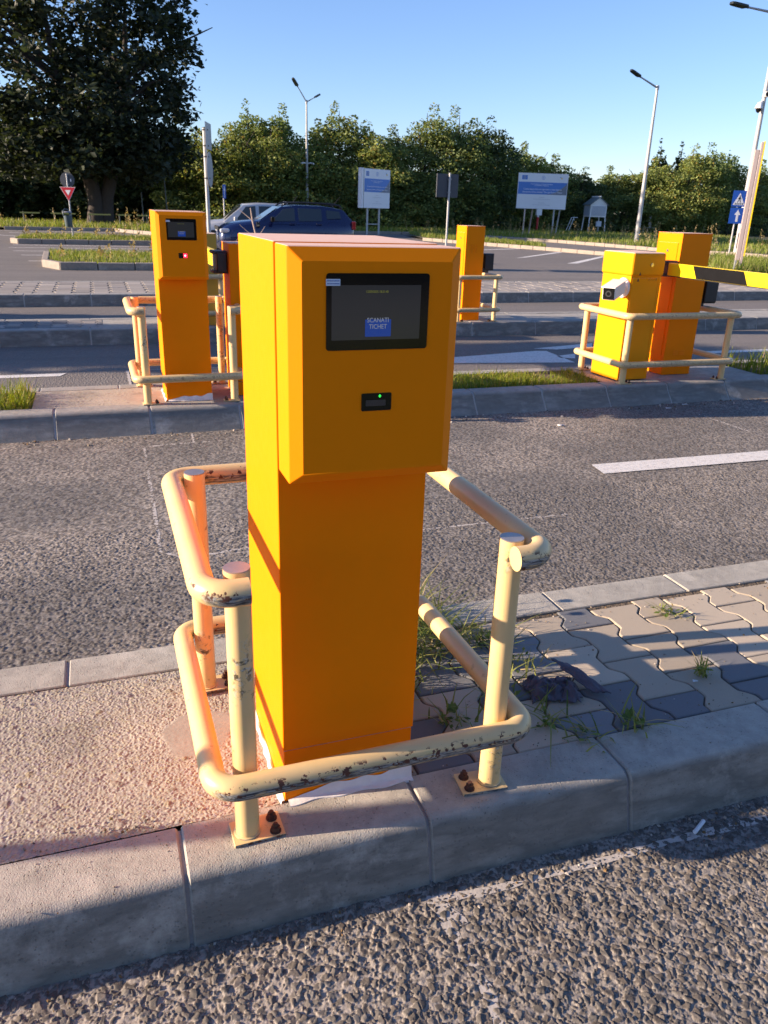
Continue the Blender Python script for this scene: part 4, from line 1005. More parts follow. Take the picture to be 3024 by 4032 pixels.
# pedestrian crossing sign over a one-way arrow
t = empty('crossing_sign', (27.38, 28.2, .10), R(-18), 'blue pedestrian crossing sign above a white arrow sign, half hidden by the raised boom', 'road sign')
pole('post', 'galv_pale', t, -.02, .04, 0, 2.72, .035)
f = plate(t, 'crossing_face', [(-.32, 2.06), (.32, 2.06), (.32, 2.72), (-.32, 2.72)], -.004, 'sign_blue')
plate(f, 'triangle', [(-.26, 2.13), (.26, 2.13), (0, 2.62)], -.0075, 'sign_white')
mm = MB()
def ps(pts): mm.prism(pts, lambda x, z: (x, -.009, z), lambda x, z: (x, -.011, z))
for x0 in (-.19, -.11, -.03, .05, .13): ps([(x0, 2.15), (x0+.045, 2.15), (x0+.06, 2.22), (x0+.03, 2.22)])
ps([(-.035, 2.36), (.03, 2.36), (.035, 2.46), (-.02, 2.46)]); ps([(-.03, 2.36), (-.005, 2.36), (-.055, 2.24), (-.085, 2.24)]); ps([(.005, 2.36), (.03, 2.36), (.08, 2.24), (.05, 2.24)])
ps([(x+.01, z+2.495) for x, z in circle(.026, 12)]); ps([(.03, 2.45), (.075, 2.37), (.06, 2.36), (.02, 2.42)]); ps([(-.02, 2.45), (-.07, 2.38), (-.055, 2.37), (-.015, 2.42)])
mm.build('walker', 'sign_black', f, smooth=0)
f = plate(t, 'arrow_face', [(-.32, 1.36), (.32, 1.36), (.32, 2.02), (-.32, 2.02)], -.004, 'sign_blue')
plate(f, 'arrow', [(x+.03, z+1.69) for x, z in arrow_pts(.10, .50, .26, .22)], -.008, 'sign_white')
t = empty('litter_bin', (29.2, 29.6, .1), 0, 'dark litter bin on a post behind the raised boom', 'litter bin')
pole('post', 'dark_metal', t, 0, .1, 0, .6, .03); MB().box(-.17, .17, -.14, .12, .25, .95).build('bucket', 'bin_dark', t, .02)
MB().box(.05, .28, -.15, .12, 1.16, 1.24).build('hood', 'galv', t, .03); MB().cyl((.1, 0), .03, .9, 1.2).build('neck', 'bin_dark', t)

# ------------------------------------------------------------------ billboards
def board_face(parent, w, h, y, sd=1):
    """printed sheet: white head with logos, blue band with a curved grey corner, white foot"""
    f = plate(parent, 'print_sheet', [(-w/2, 0), (w/2, 0), (w/2, h), (-w/2, h)], y, 'board_white', .01)
    y -= .006
    b0, b1 = h*.41, h*.755
    plate(f, 'blue_band', [(-w/2+.03, b0), (w/2-.03, b0), (w/2-.03, b1), (-w/2+.03, b1)], y, 'board_blue', .005)
    arc = [(w/2-.03, b0), (w/2-.03, b1-.05)]+[(w/2-.03-w*.46*(k/8), b0+(b1-b0-.05)*(1-k/8)**2.2) for k in range(1, 9)]
    plate(f, 'grey_corner', arc, y-.004, 'board_grey', .004)
    plate(f, 'flag', [(-w*.43, h*.82), (-w*.32, h*.82), (-w*.32, h*.94), (-w*.43, h*.94)], y, 'board_blue', .005)
    mm = MB()
    for k in range(12):
        a = k*math.pi/6; cx, cz = -w*.375+h*.032*math.cos(a), h*.88+h*.032*math.sin(a)
        mm.prism([(cx+x, cz+z) for x, z in circle(h*.006, 6)], lambda x, z: (x, y-.001, z), lambda x, z: (x, y-.003, z))
    mm.build('stars', 'logo_yellow', f, smooth=0)
    c = plate(f, 'crest', [(x, z+h*.88) for x, z in circle(h*.055, 24)], y, 'crest', .005); plate(f, 'crest', [(x, z+h*.88) for x, z in circle(h*.040, 24)], y-.003, 'board_white', .003)
    plate(f, 'crest', [(x*.7, z+h*.88) for x, z in circle(h*.026, 12)], y-.006, 'crest', .003)
    plate(f, 'logo', [(x+w*.37, z+h*.88) for x, z in arrow_pts(h*.03, h*.05, h*.06, h*.03)], y, 'logo_yellow', .005); plate(f, 'logo', [(x+w*.345, z+h*.905) for x, z in circle(h*.016, 12)], y-.001, 'board_blue', .003)
    k = w/3.7
    for txt, s, z in (('Proiect cofinantat din Fondul European', .105, .70), ('de Dezvoltare Regionala', .105, .66)): lettering('lettering', txt, s*k, 'board_text', f, (-.1*k, y-.012, z*h))
    for txt, s, z in (('Cresterea gradului de siguranta si securitate la', .165, .555), ('Aeroportul International "George Enescu" Bacau', .165, .475)): lettering('lettering', txt, s*k, 'board_text', f, (0, y-.012, z*h), sx=.92)
    for txt, s, z in (('Beneficiar', .10, .33), ('Aeroportul International Bacau', .10, .275), ('Antreprenor', .10, .17), ('Asociere de firme constructoare', .10, .115)): lettering('lettering', txt, s*k, 'board_text_grey', f, (0, y-.012, z*h))
t = empty('billboard', (31.55, 52.7, .1), R(-14), 'wide white billboard with blue band on four posts, left of the louvred weather shelter', 'billboard')
MB().box(-1.86, 1.86, .0, .06, 1.80, 4.22).build('panel', 'galv', t, .01)

board_face(t, 3.68, 2.38, -.012)
bpy.data.objects['print_sheet'].location = (0, 0, 1.82)
for x, y in ((-1.15, .1), (-.45, 1.1), (1.05, .1), (1.62, 1.1)):
    pl_ = MB().tube([(x, y, -.1), (x, .10 if y < .5 else .14, 2.0 if y < .5 else 3.2)], .055, 12).build('leg', 'alu_pink' if x < 0 else 'galv_pale', t)
t = empty('billboard', (17.75, 49.5, .1), R(28), 'narrow looking billboard turned away beside the blue car, grey blue sheet on two posts', 'billboard')
MB().box(-1.22, 1.22, .0, .05, 1.50, 3.82).build('panel', 'galv_pale', t, .01)
board_face(t, 2.40, 2.28, -.012); bpy.data.objects['print_sheet.001'].location = (0, 0, 1.52)
MB().box(-1.42, -1.26, -.02, .30, 1.50, 3.84).build('side_panel', 'board_white', t, .01)
for x in (-.75, .35): pole('leg', 'galv_pale', t, x, .10, -.1, 2.2, .065)
MB().box(-.75, .35, .08, .12, .52, .57).build('crossbar', 'galv_pale', t, smooth=0)

# ------------------------------------------------------------------ weather station behind the fence
t = empty('weather_shelter', (43.4, 63.6, .1), R(-6), 'white louvred weather shelter with grey gable roof on tall legs', 'weather shelter')
w2, d2, zb_, zt_ = .80, .62, 1.34, 2.42
MB().box(-w2, w2, -d2, d2, zb_, zt_).build('box', 'white_paint', t, .01)
for (ax, s) in (('y', -1), ('x', -1)):
    m = MB()
    for k in range(13):
        z = zb_+.12+k*.064
        if ax == 'y': m.add([(-w2+.1, -d2-.012, z+.045), (w2-.1, -d2-.012, z+.045), (w2-.1, -d2-.05, z), (-w2+.1, -d2-.05, z)], [(0, 1, 2, 3)])
        else: m.add([(-w2-.012, -d2+.1, z+.045), (-w2-.012, d2-.1, z+.045), (-w2-.05, d2-.1, z), (-w2-.05, -d2+.1, z)], [(0, 1, 2, 3)])
    m.build('louvre', 'louver', t, smooth=0)
m = MB(); ov = .14
for s in (-1, 1): m.add([(0, -d2-ov, zt_+.62), (0, d2+ov, zt_+.62), (s*(w2+ov), d2+ov, zt_-.06), (s*(w2+ov), -d2-ov, zt_-.06), (0, -d2-ov, zt_+.57), (0, d2+ov, zt_+.57), (s*(w2+ov), d2+ov, zt_-.11), (s*(w2+ov), -d2-ov, zt_-.11)],
    [(0, 1, 2, 3), (4, 5, 6, 7), (0, 3, 7, 4), (1, 2, 6, 5), (2, 3, 7, 6)])
m.build('roof', 'roof_grey', t, smooth=0)
MB().prism([(-w2, zt_), (w2, zt_), (0, zt_+.56)], lambda x, z: (x, -d2+.01, z), lambda x, z: (x, -d2-.02, z)).build('gable', 'white_paint', t, smooth=0)
MB().box(-.08, .08, -d2-ov-.02, d2+ov+.02, zt_+.58, zt_+.68).build('ridge', 'white_paint', t, .01)
for x in (-w2+.05, w2-.05):
    for y in (-d2+.05, d2-.05): MB().tube([(x*1.12, y*1.12, -.1), (x, y, zb_+.02)], .05, 8).build('leg', 'white_paint', t)
MB().box(-.05, .42, -d2-.05, -d2+.15, .55, 1.0).build('box_below', 'louver', t, .01)
t = empty('step_ladder', (41.3, 63.4, .1), R(-6), 'white step ladder leaning beside the weather shelter', 'ladder')
m = MB()
for y in (-.25, .25): m.tube([(-.75, y, -.1), (-.25, y, 1.25), (.1, y, 1.25)], .03, 8)
m.build('rail', 'white_paint', t); m = MB()
for k in range(4): m.box(-.7+k*.13, -.55+k*.13, -.25, .25, .15+k*.30, .18+k*.30)
m.build('tread', 'white_paint', t, smooth=0)
t = empty('rain_gauge', (50.2, 64.5, .1), 0, 'white rain gauge cylinder on a small stand right of the weather shelter', 'rain gauge')
MB().tube([(0, 0, .5), (0, 0, 1.45), (0, 0, 1.47), (0, 0, 1.75)], [.14, .16, .22, .12], 16).build('cylinder', 'galv_pale', t); m = MB()
for x in (-.45, .45):
    for y in (-.3, .3): m.tube([(x, y, -.1), (x, y, .55)], .03, 8)
m.build('leg', 'galv', t); MB().box(-.5, .5, -.35, .35, .53, .57).build('shelf', 'galv', t, smooth=0)
t = empty('weather_mast', (36.4, 61.5, .1), 0, 'red and white weather mast with white sensors half behind the wide billboard', 'weather mast')
MB().cyl((0, 0), .09, -.1, 1.2).build('lower_mast', 'sign_red', t); MB().cyl((0, 0), .09, 1.2, 1.6).box(-.2, .3, -.1, .1, 1.35, 1.85).build('sensor_box', 'white_paint', t, smooth=0)
MB().cyl((0, 0), .09, 1.86, 2.2).build('upper_mast', 'sign_red', t); MB().box(-1.6, .7, -.03, .03, 2.05, 2.12).build('sensor_arm', 'white_paint', t, smooth=0)
# fence with dark mesh
t = empty('mesh_fence', (0, 0, 0), 0, 'dark wire mesh fence with thin posts in front of the trees on the right', 'fence')
m = MB(); fx = [31+k*2.6 for k in range(15)]; fy = lambda x: 69.0-.12*(x-31)
for k, x in enumerate(fx): pole('post', 'fence_post', t, x, fy(x), 0, 2.0, .05, 8)
for k in range(46):
    z = .12+k*.042; a, b = (fx[0], fy(fx[0]), z), (fx[-1], fy(fx[-1]), z); m.add([a, b, (b[0], b[1], z+.008), (a[0], a[1], z+.008)], [(0, 1, 2, 3)])
n_ = 420
for k in range(n_):
    x = fx[0]+(fx[-1]-fx[0])*k/n_; m.add([(x, fy(x), .1), (x+.012, fy(x), .1), (x+.012, fy(x), 2.0), (x, fy(x), 2.0)], [(0, 1, 2, 3)])
m.build('mesh', 'fence_dark', t, smooth=0)
t = empty('guard_rail', (0, 0, .1), 0, 'low dull yellow rail running along the verge under the big tree', 'rail')
for x0, x1 in ((-3.6, -2.5), (-1.9, -.5), (.2, 1.5), (1.9, 2.7), (3.0, 5.4), (5.8, 8.0)):
    MB().box(x0, x1, 51.96, 52.02, .62, .70).build('rail', 'rail_yellow', t, smooth=0)
for x in (-3.4, -1.7, .3, 2.0, 3.6, 5.2, 7.0): MB().cyl((x, 52.06), .04, -.1, .72, 8).build('post', 'fence_post', t)
for x, y, h, tilt, lb in ((5.05, 54.0, 3.6, -.12, 'thin grey tree stake right of the big trunk'), (3.55, 54.5, 2.1, -.03, 'short pale stake beside the big trunk')):
    tag(MB().tube([(x, y, -.05), (x+tilt, y, h)], [.05, .035], 8).build('stake', 'fence_post'), lb, 'stake', 'stakes by the big tree')

# ------------------------------------------------------------------ street lamps
def led_head(parent, base, d, l=.62, w=.26, th=.09, tilt=0.):
    d = Vector(d).normalized(); s = Vector((-d.y, d.x, 0)).normalized(); u = d.cross(s); u = u if u.z > 0 else -u
    d = (d+u*tilt).normalized(); u = s.cross(d); u = u if u.z > 0 else -u
    ring = [(0, .07), (.10, .08), (.16, .5), (.5, .5), (.85, .45), (1, .25)]; B = Vector(base); vs = []
    for z, k in ((-th/2, 1), (th*.25, 1), (th/2, .75)): vs += [B+d*l*a+s*w*b*k+u*z for a, b in ring]+[B+d*l*a-s*w*b*k+u*z for a, b in ring[::-1]]
    n = 12; fs = [tuple(range(n)), tuple(range(2*n, 3*n))]+[(j*n+i, j*n+(i+1) % n, (j+1)*n+(i+1) % n, (j+1)*n+i) for j in range(2) for i in range(n)]
    return MB().add(vs, fs).build('lamp_head', 'lamp_head', parent, .01)
def lamp(loc, label, H, arms, r0=.10, r1=.05, mat='galv_pale'):
    t = empty('street_lamp', loc, 0, label, 'street lamp', 'street lamps')
    MB().tube([(0, 0, -.1), (0, 0, 1.2), (0, 0, H)], [r0, r0*.92, r1], 16).build('post', mat, t, smooth=60)
    MB().cyl((0, 0), r1*1.5, H-.16, H+.06, 14).build('collar', 'galv', t)
    for e, hl, tl in arms:
        e = Vector(e); a = Vector((0, 0, H-.06)); MB().tube([a, e], [r1*.8, r1*.55], 10).build('arm', 'galv', t); led_head(t, e, (e-a), hl, hl*.42, .10, tl)
    return t
lamp((32.56, 42.2, .05), 'tall grey street lamp with one arm, right of the weather shelter', 8.72, [((-1.35, -.15, 9.10), .85, .05)], .15, .07)
lm = lamp((15.78, 60.0, .1), 'slim street lamp with two arms behind the blue car', 8.55, [((-.75, -.5, 9.35), .72, .0), ((.65, .30, 8.85), .60, .0)], .13, .055)
for a in (-1, 1): MB().tube([(0, 0, 4.45), (a*.28, -.1, 4.47), (a*.50, -.2, 4.40)], [.03, .05, .06], 10).build('camera', 'white_plastic', lm)
lr = lamp((29.55, 30.2, .1), 'grey street lamp rising behind the raised boom, white cameras on its post', 10.0, [((-1.75, -.02, 10.02), .95, .03)], .13, .075)
k = MB(); k.tube([(-.02, -.10, 6.82), (-.08, -.28, 6.80)], [.11, .13], 14); k.build('camera', 'white_plastic', lr)
MB().tube([(-.085, -.285, 6.80), (-.10, -.33, 6.795)], [.10, .09], 14).build('camera_glass', 'black_gloss', lr)
k = MB(); k.tube([(-.10, -.05, 6.55), (-.30, -.12, 6.38), (-.31, -.12, 6.22)], [.03, .12, .17], 14); k.build('dome_camera', 'white_plastic', lr); MB().tube([(-.31, -.12, 6.22), (-.31, -.12, 6.12), (-.31, -.12, 6.05)], [.13, .11, .04], 14).build('camera_glass', 'black_gloss', lr)
for z in (6.95, 6.70): MB().cyl((0, 0), .115, z, z+.05, 14).build('band', 'galv', lr)

# raised boom in front of the lamp: twin aluminium profiles with a yellow face
t = empty('raised_boom', (18.62, 18.1, 0), R(-30), 'raised barrier boom standing upright at the right edge, pinkish aluminium with yellow face', 'barrier boom')
MB().box(-.10, .02, -.05, .05, .50, 3.52).build('profile', 'alu_pink', t, .008)
MB().box(.035, .11, -.055, .05, .42, 3.72).build('profile', 'alu_pink', t, .008)
MB().box(.113, .145, -.06, .11, .62, 3.74).build('yellow_face', 'arm_yellow', t, .004)
MB().box(-.10, -.04, -.045, .045, .0, .55).build('fork', 'galv', t, .01); MB().box(.03, .10, -.045, .045, -.0, .46).build('fork', 'galv', t, .01)
MB().box(-.16, .18, -.12, .12, .0, .10).build('foot', 'dark_metal', t, .01)

# ------------------------------------------------------------------ cars
def car(loc, rz, label, paint, L, Wd, H, hood, rails, blue):
    t = empty('parked_car', loc, rz, label, 'car', 'cars parked beyond the barriers')
    hw = Wd/2
    # stations from nose (x=0) to tail (x=L): x, sill z, mid z, shoulder z, half widths bottom / mid / shoulder, centre-top z
    S = [(0.0, .32, .52, .70, .55, .62, .60, .72), (.10, .26, .58, hood-.22, .74, .80, .74, hood-.18), (.30, .25, .62, hood-.10, .86, .91, .84, hood-.05), (.75, .25, .66, hood-.03, .93, 1.0, .90, hood+.03),
         (1.15, .25, .68, hood+.03, .94, 1.0, .93, hood+.07), (1.45, .25, .68, hood+.07, .93, .99, .95, hood+.09), (2.2, .25, .68, hood+.09, .92, .985, .95, hood+.10), (3.0, .25, .70, hood+.12, .93, .99, .95, hood+.12),
         (3.5, .27, .72, hood+.15, .95, 1.0, .94, hood+.15), (3.95, .34, .74, hood+.15, .92, .97, .90, hood+.15), (4.22, .42, .76, hood+.12, .82, .90, .84, hood+.12), (4.34, .48, .76, hood+.02, .74, .82, .76, hood+.02)]
    k = L/4.34; vs = []; 
    for x, zb, zm, zs, wb, wm, ws, zc in S:
        for y, z in ((-wb, zb), (-wm, zm), (-ws, zs), (-ws*.55, zc), (0, zc+.015), (ws*.55, zc), (ws, zs), (wm, zm), (wb, zb)): vs.append((x*k, y*hw, z))
    n = 9; fs = [(i*n+j, i*n+(j+1) % n, (i+1)*n+(j+1) % n, (i+1)*n+j) for i in range(len(S)-1) for j in range(n)]+[tuple(range(n)), tuple(range((len(S)-1)*n, len(S)*n))]
    b = MB().add(vs, fs).build('body', paint, t, smooth=60); s = b.modifiers.new('sub', 'SUBSURF'); s.levels = 2; s.render_levels = 2
    zb = hood+.02; zr = H-(.07 if rails else .0)
    # greenhouse: belt outline and roof outline
    gx = [(1.22, zb, .86), (1.95, zr-.05, .66), (2.45, zr, .68), (3.35, zr-.01, .67), (3.95, zr-.10, .63), (4.24 if rails else 4.12, zb+.06, .78)]
    vs = []
    bel = [(1.22, .86), (1.75, .92), (2.45, .93), (3.35, .93), (3.95, .90), (4.24, .80)]
    for (xr, z, wr), (xb, wbm) in zip(gx, bel):
        vs += [(xb*k, -wbm*hw, zb-.06), (xb*k if z <= zb+.07 else (xr*k), -wr*hw, z), (xr*k, 0, z+.03), (xb*k if z <= zb+.07 else xr*k, wr*hw, z), (xb*k, wbm*hw, zb-.06)]
    n = 5; fs = [(i*n+j, i*n+j+1, (i+1)*n+j+1, (i+1)*n+j) for i in range(5) for j in range(4)]+[(0, 1, 2, 3, 4), (25, 26, 27, 28, 29)]
    g = MB().add(vs, fs).build('cabin', paint, t, .03, smooth=50, seg=3)
    def side(x, z, s, off=.012):     # point on the sloping cabin side
        u = (z-(zb-.06))/(zr-(zb-.06)); xs = [q[0] for q in bel]; wb_ = np.interp(x, xs, [q[1] for q in bel]); wr_ = np.interp(x, [q[0] for q in gx], [q[2] for q in gx])
        return (x*k, s*(hw*(wb_*(1-u)+wr_*u)+off), z)
    zl = zb+.02; zu = zr-.085
    wins = [[(1.62, zl), (2.36, zl+.02), (2.36, zu), (2.02, zu-.03)], [(2.48, zl+.02), (3.22, zl+.04), (3.22, zu), (2.48, zu)], [(3.38, zl+.10), (3.86, zl+.13), (3.80, zu-.06), (3.38, zu-.03)]]
    for s_ in (-1, 1):
        for wn in wins:
            f = MB(); f.add([side(x, z, s_) for x, z in wn]+[side(x, z, s_, -.01) for x, z in wn], [(0, 1, 2, 3), (4, 5, 6, 7)]+[(i, (i+1) % 4, 4+(i+1) % 4, 4+i) for i in range(4)]); f.build('side_window', 'car_glass', t, .004)
    ws = MB(); A = Vector((1.30*k, 0, zb+.03)); B = Vector((1.90*k, 0, zr-.075)); nrm = Vector((-(B.z-A.z), 0, B.x-A.x)).normalized()*.035
    ws.add([A+nrm+Vector((0, -.78*hw, 0)), A+nrm+Vector((0, .78*hw, 0)), B+nrm+Vector((0, .60*hw, 0)), B+nrm+Vector((0, -.60*hw, 0))], [(0, 1, 2, 3)]); ws.build('windscreen', 'car_glass', t, smooth=0)
    rw = MB(); A = Vector((4.20*k, 0, zb+.10)); B = Vector((3.98*k, 0, zr-.14)); rw.add([A+Vector((.045, -.66*hw, 0)), A+Vector((.045, .66*hw, 0)), B+Vector((.05, .56*hw, 0)), B+Vector((.05, -.56*hw, 0))], [(0, 1, 2, 3)]); rw.build('rear_window', 'car_glass', t, smooth=0)
    for s_ in (-1, 1):
        for x in (.84*k, 3.52*k):
            wh = MB().tube([(x, s_*(hw-.20), .33), (x, s_*(hw+.005), .33)], .33, 28).build('wheel', 'tyre', t)
            MB().tube([(x, s_*(hw-.02), .33), (x, s_*(hw+.012), .33)], [.22, .20], 20).build('rim', 'rim', wh)
            ar = MB(); pts = [(x+.40*math.cos(a), s_*(hw+.008), .33+.40*math.sin(a)) for a in np.linspace(-.2, math.pi+.2, 18)]; ar.tube(pts, .035, 8); ar.build('wheel_arch', 'black_plastic', t, smooth=60)
        MB().box(1.25*k, 3.1*k, min(s_*(hw-.02), s_*(hw+.004)), max(s_*(hw-.02), s_*(hw+.004)), .27, .42).build('sill', 'black_plastic', t, .01)
        m = MB().tube([(1.62*k, s_*(hw*.93), zb+.03), (1.60*k, s_*(hw+.10), zb+.08)], [.03, .05], 10).build('mirror', 'black_plastic', t)
        MB().box(1.55*k, 1.68*k, min(s_*(hw+.02), s_*(hw+.22)), max(s_*(hw+.02), s_*(hw+.22)), zb+.0, zb+.17).build('mirror', 'black_gloss' if blue else paint, t, .04)
        for x in (2.28, 3.12): MB().box(x*k-.10, x*k+.08, s_*hw*.985-.012, s_*hw*.985+.012, hood-.03, hood+.0).build('handle', paint if blue else 'black_gloss', t, .008)
        MB().box(.05*k, .34*k, min(s_*hw*.58, s_*hw*.845), max(s_*hw*.58, s_*hw*.845), hood-.33, hood-.205).build('headlight', 'lamp_glass', t, .04)
        MB().box(4.20*k, 4.33*k, min(s_*hw*.70, s_*hw*.90), max(s_*hw*.70, s_*hw*.90), hood-.16, hood+.10).build('tail_light', 'tail_red', t, .03)
        if blue:
            MB().box(1.13*k, 1.25*k, min(s_*hw*.97, s_*(hw+.004)), max(s_*hw*.97, s_*(hw+.004)), hood-.13, hood+.01).build('fender_vent', 'black_plastic', t, .01)
            MB().box(1.155*k, 1.225*k, min(s_*hw, s_*(hw+.008)), max(s_*hw, s_*(hw+.008)), hood-.11, hood-.07).build('fender_badge', 'chrome', t, smooth=0)
        if rails:
            m = MB().tube([(1.98*k, s_*hw*.60, zr-.03), (2.15*k, s_*hw*.62, zr+.065), (2.6*k, s_*hw*.63, zr+.085), (3.5*k, s_*hw*.62, zr+.075), (3.82*k, s_*hw*.60, zr+.03), (3.92*k, s_*hw*.59, zr-.06)], .024, 8); m.build('roof_rail', 'black_plastic', t, smooth=60)
    MB().box(.0, .04, -.55*hw, .55*hw, hood-.26, hood-.14).build('grille', 'black_plastic', t, .01)
    MB().tube([(3.75*k, 0, zr), (4.0*k, 0, zr+.30)], [.012, .005], 6).build('antenna', 'black_plastic', t)
    if not blue: MB().box(3.45*k, 3.62*k, -.04, .04, zr, zr+.09).build('antenna_fin', paint, t, .02)
    return t
car((4.05, 24.7, 0), R(-2), 'dark blue car with black roof rails parked facing left, in front of the silver car', 'car_blue', 4.34, 1.80, 1.71, 1.12, True, True)
car((3.55, 28.4, 0), R(-3), 'silver grey car parked behind the dark blue one', 'car_silver', 4.30, 1.80, 1.66, 1.03, False, False)

# dry forked twig standing on the island in front of the cars
t = MB(); b0 = Vector((4.36, 19.4, 0))
p = [b0+Vector(v) for v in ((0, 0, -.1), (-.05, 0, .4), (-.02, 0, .8), (-.12, 0, 1.25), (-.16, 0, 1.55))]; t.tube(p, [.03, .028, .024, .02, .012], 7)
for a, q in ((2, (-.45, 0, 1.15)), (3, (.12, 0, 1.35)), (3, (-.42, .1, 1.5)), (2, (.22, .1, 1.12))): t.tube([p[a], b0+Vector(q)], [.014, .006], 6)
tag(t.build('twig', 'twig'), 'bare pale forked twig standing in front of the silver car', 'twig')

# ------------------------------------------------------------------ trees
def leaves(C, size, g, tone, flat=.5, N0=None):
    """one folded-diamond leaf spray per point"""
    n = len(C); u = g.normal(0, 1, (n, 3)); u[:, 2] *= flat; u /= np.linalg.norm(u, axis=1)[:, None]
    r = g.normal(0, 1, (n, 3)); v = np.cross(u, r); v /= np.linalg.norm(v, axis=1)[:, None]
    s = (size*(.55+.8*g.random(n)))[:, None]; k = (.45+.25*g.random(n))[:, None]; w = np.cross(u, v)*s*.18
    V = np.stack([C-u*s, C+v*s*k+w, C+u*s, C-v*s*k+w], 1).reshape(-1, 3)
    F = np.arange(n*4).reshape(n, 4)
    return V, F, np.repeat(tone, 4, 0)
def tones(n, g, a, b, dry, pd=.08):
    u = g.random(n)[:, None]**1.3; t = np.array(a)*(1-u)+np.array(b)*u
    return np.where(g.random(n)[:, None] < pd, np.array(dry)*(.7+.6*g.random(n)[:, None]), t)
def crown_points(blobs, n, g, shell=.45):
    vol = np.array([b[3]*b[4]*b[5] for b in blobs])**.75; k = g.choice(len(blobs), n, p=vol/vol.sum()); B = np.array(blobs)[k]
    d = g.normal(0, 1, (n, 3)); d /= np.linalg.norm(d, axis=1)[:, None]; r = shell+(1-shell)*g.random(n)**.6
    P = B[:, :3]+d*B[:, 3:]*r[:, None]
    q = np.column_stack([P[:, 0]+P[:, 1]*.7, P[:, 2]+P[:, 1]*.3])
    return P[fbm(q, .75, 77, 4) > .30+.18*g.random(len(P))]
def tree(name, loc, label, H, rx, seed, cols, n, size, base=.3, shoots=5, group='trees along the far verge', trunk=.16, ztr=None):
    g = np.random.default_rng(seed); t = empty(name, loc, 0, label, 'tree', group); blobs = []
    hb = H*(.84 if shoots else .95)
    for k in range(8):
        f = (k+.5)/8; rr = rx*(1.05 if f < .55 else 1.05-(f-.55)*1.25)
        blobs.append((g.normal(0, rx*.22), g.normal(0, rx*.15), base+(hb-base)*f, rr*g.uniform(.8, 1.05), rr*.8, hb*.12))
    for k in range(11):
        a = g.uniform(0, 6.28); f = g.uniform(.15, .88); q = rx*(.75 if f < .6 else .5); blobs.append((q*math.cos(a), q*.8*math.sin(a), base+(hb-base)*f, rx*.40, rx*.38, hb*g.uniform(.07, .11)))
    for k in range(shoots):
        a = g.uniform(0, 6.28); r0 = rx*.75*math.sqrt(g.random()) if k else rx*.15; top = H if k == 0 else H*g.uniform(.80, .93); x, y = r0*math.cos(a), r0*.6*math.sin(a)
        for j in range(4): f = j/4; blobs.append((x+g.normal(0, .08), y, hb*.80+(top-hb*.80)*(f+.12), rx*.24*(1-f*.65), rx*.24*(1-f*.65), (top-hb*.8)*.17))
    P = crown_points(blobs, n, g); P[:, 2] = np.maximum(P[:, 2], .05)
    V, F, T = leaves(P, size, g, tones(len(P), g, *cols)); arr_mesh('crown', V, F, 'leaf', T, t)
    m = MB(); m.tube([(0, 0, -.15), (.03, 0, H*.18), (0, .05, H*.45), (.05, 0, H*.75), (0, 0, H*.93)], [trunk, trunk*.8, trunk*.6, trunk*.35, .02], 10)
    for k in range(7):
        a = g.uniform(0, 6.28); z0 = H*g.uniform(.2, .6); l = rx*g.uniform(.5, .85); m.tube([(0, 0, z0), (l*.5*math.cos(a), l*.5*math.sin(a), z0+l*.35), (l*math.cos(a), l*math.sin(a), z0+l*.9)], [trunk*.4, trunk*.25, .015], 6)
    m.build('trunk', 'bark', t, smooth=60); return t
GD = ((.034, .054, .021), (.105, .142, .054), (.15, .12, .03), .03)
GM = ((.078, .118, .038), (.255, .305, .105), (.20, .16, .03), .06)
GYL = ((.105, .145, .040), (.31, .36, .105), (.24, .18, .04), .10)
GL = ((.082, .13, .040), (.265, .33, .112), (.18, .17, .04), .05)
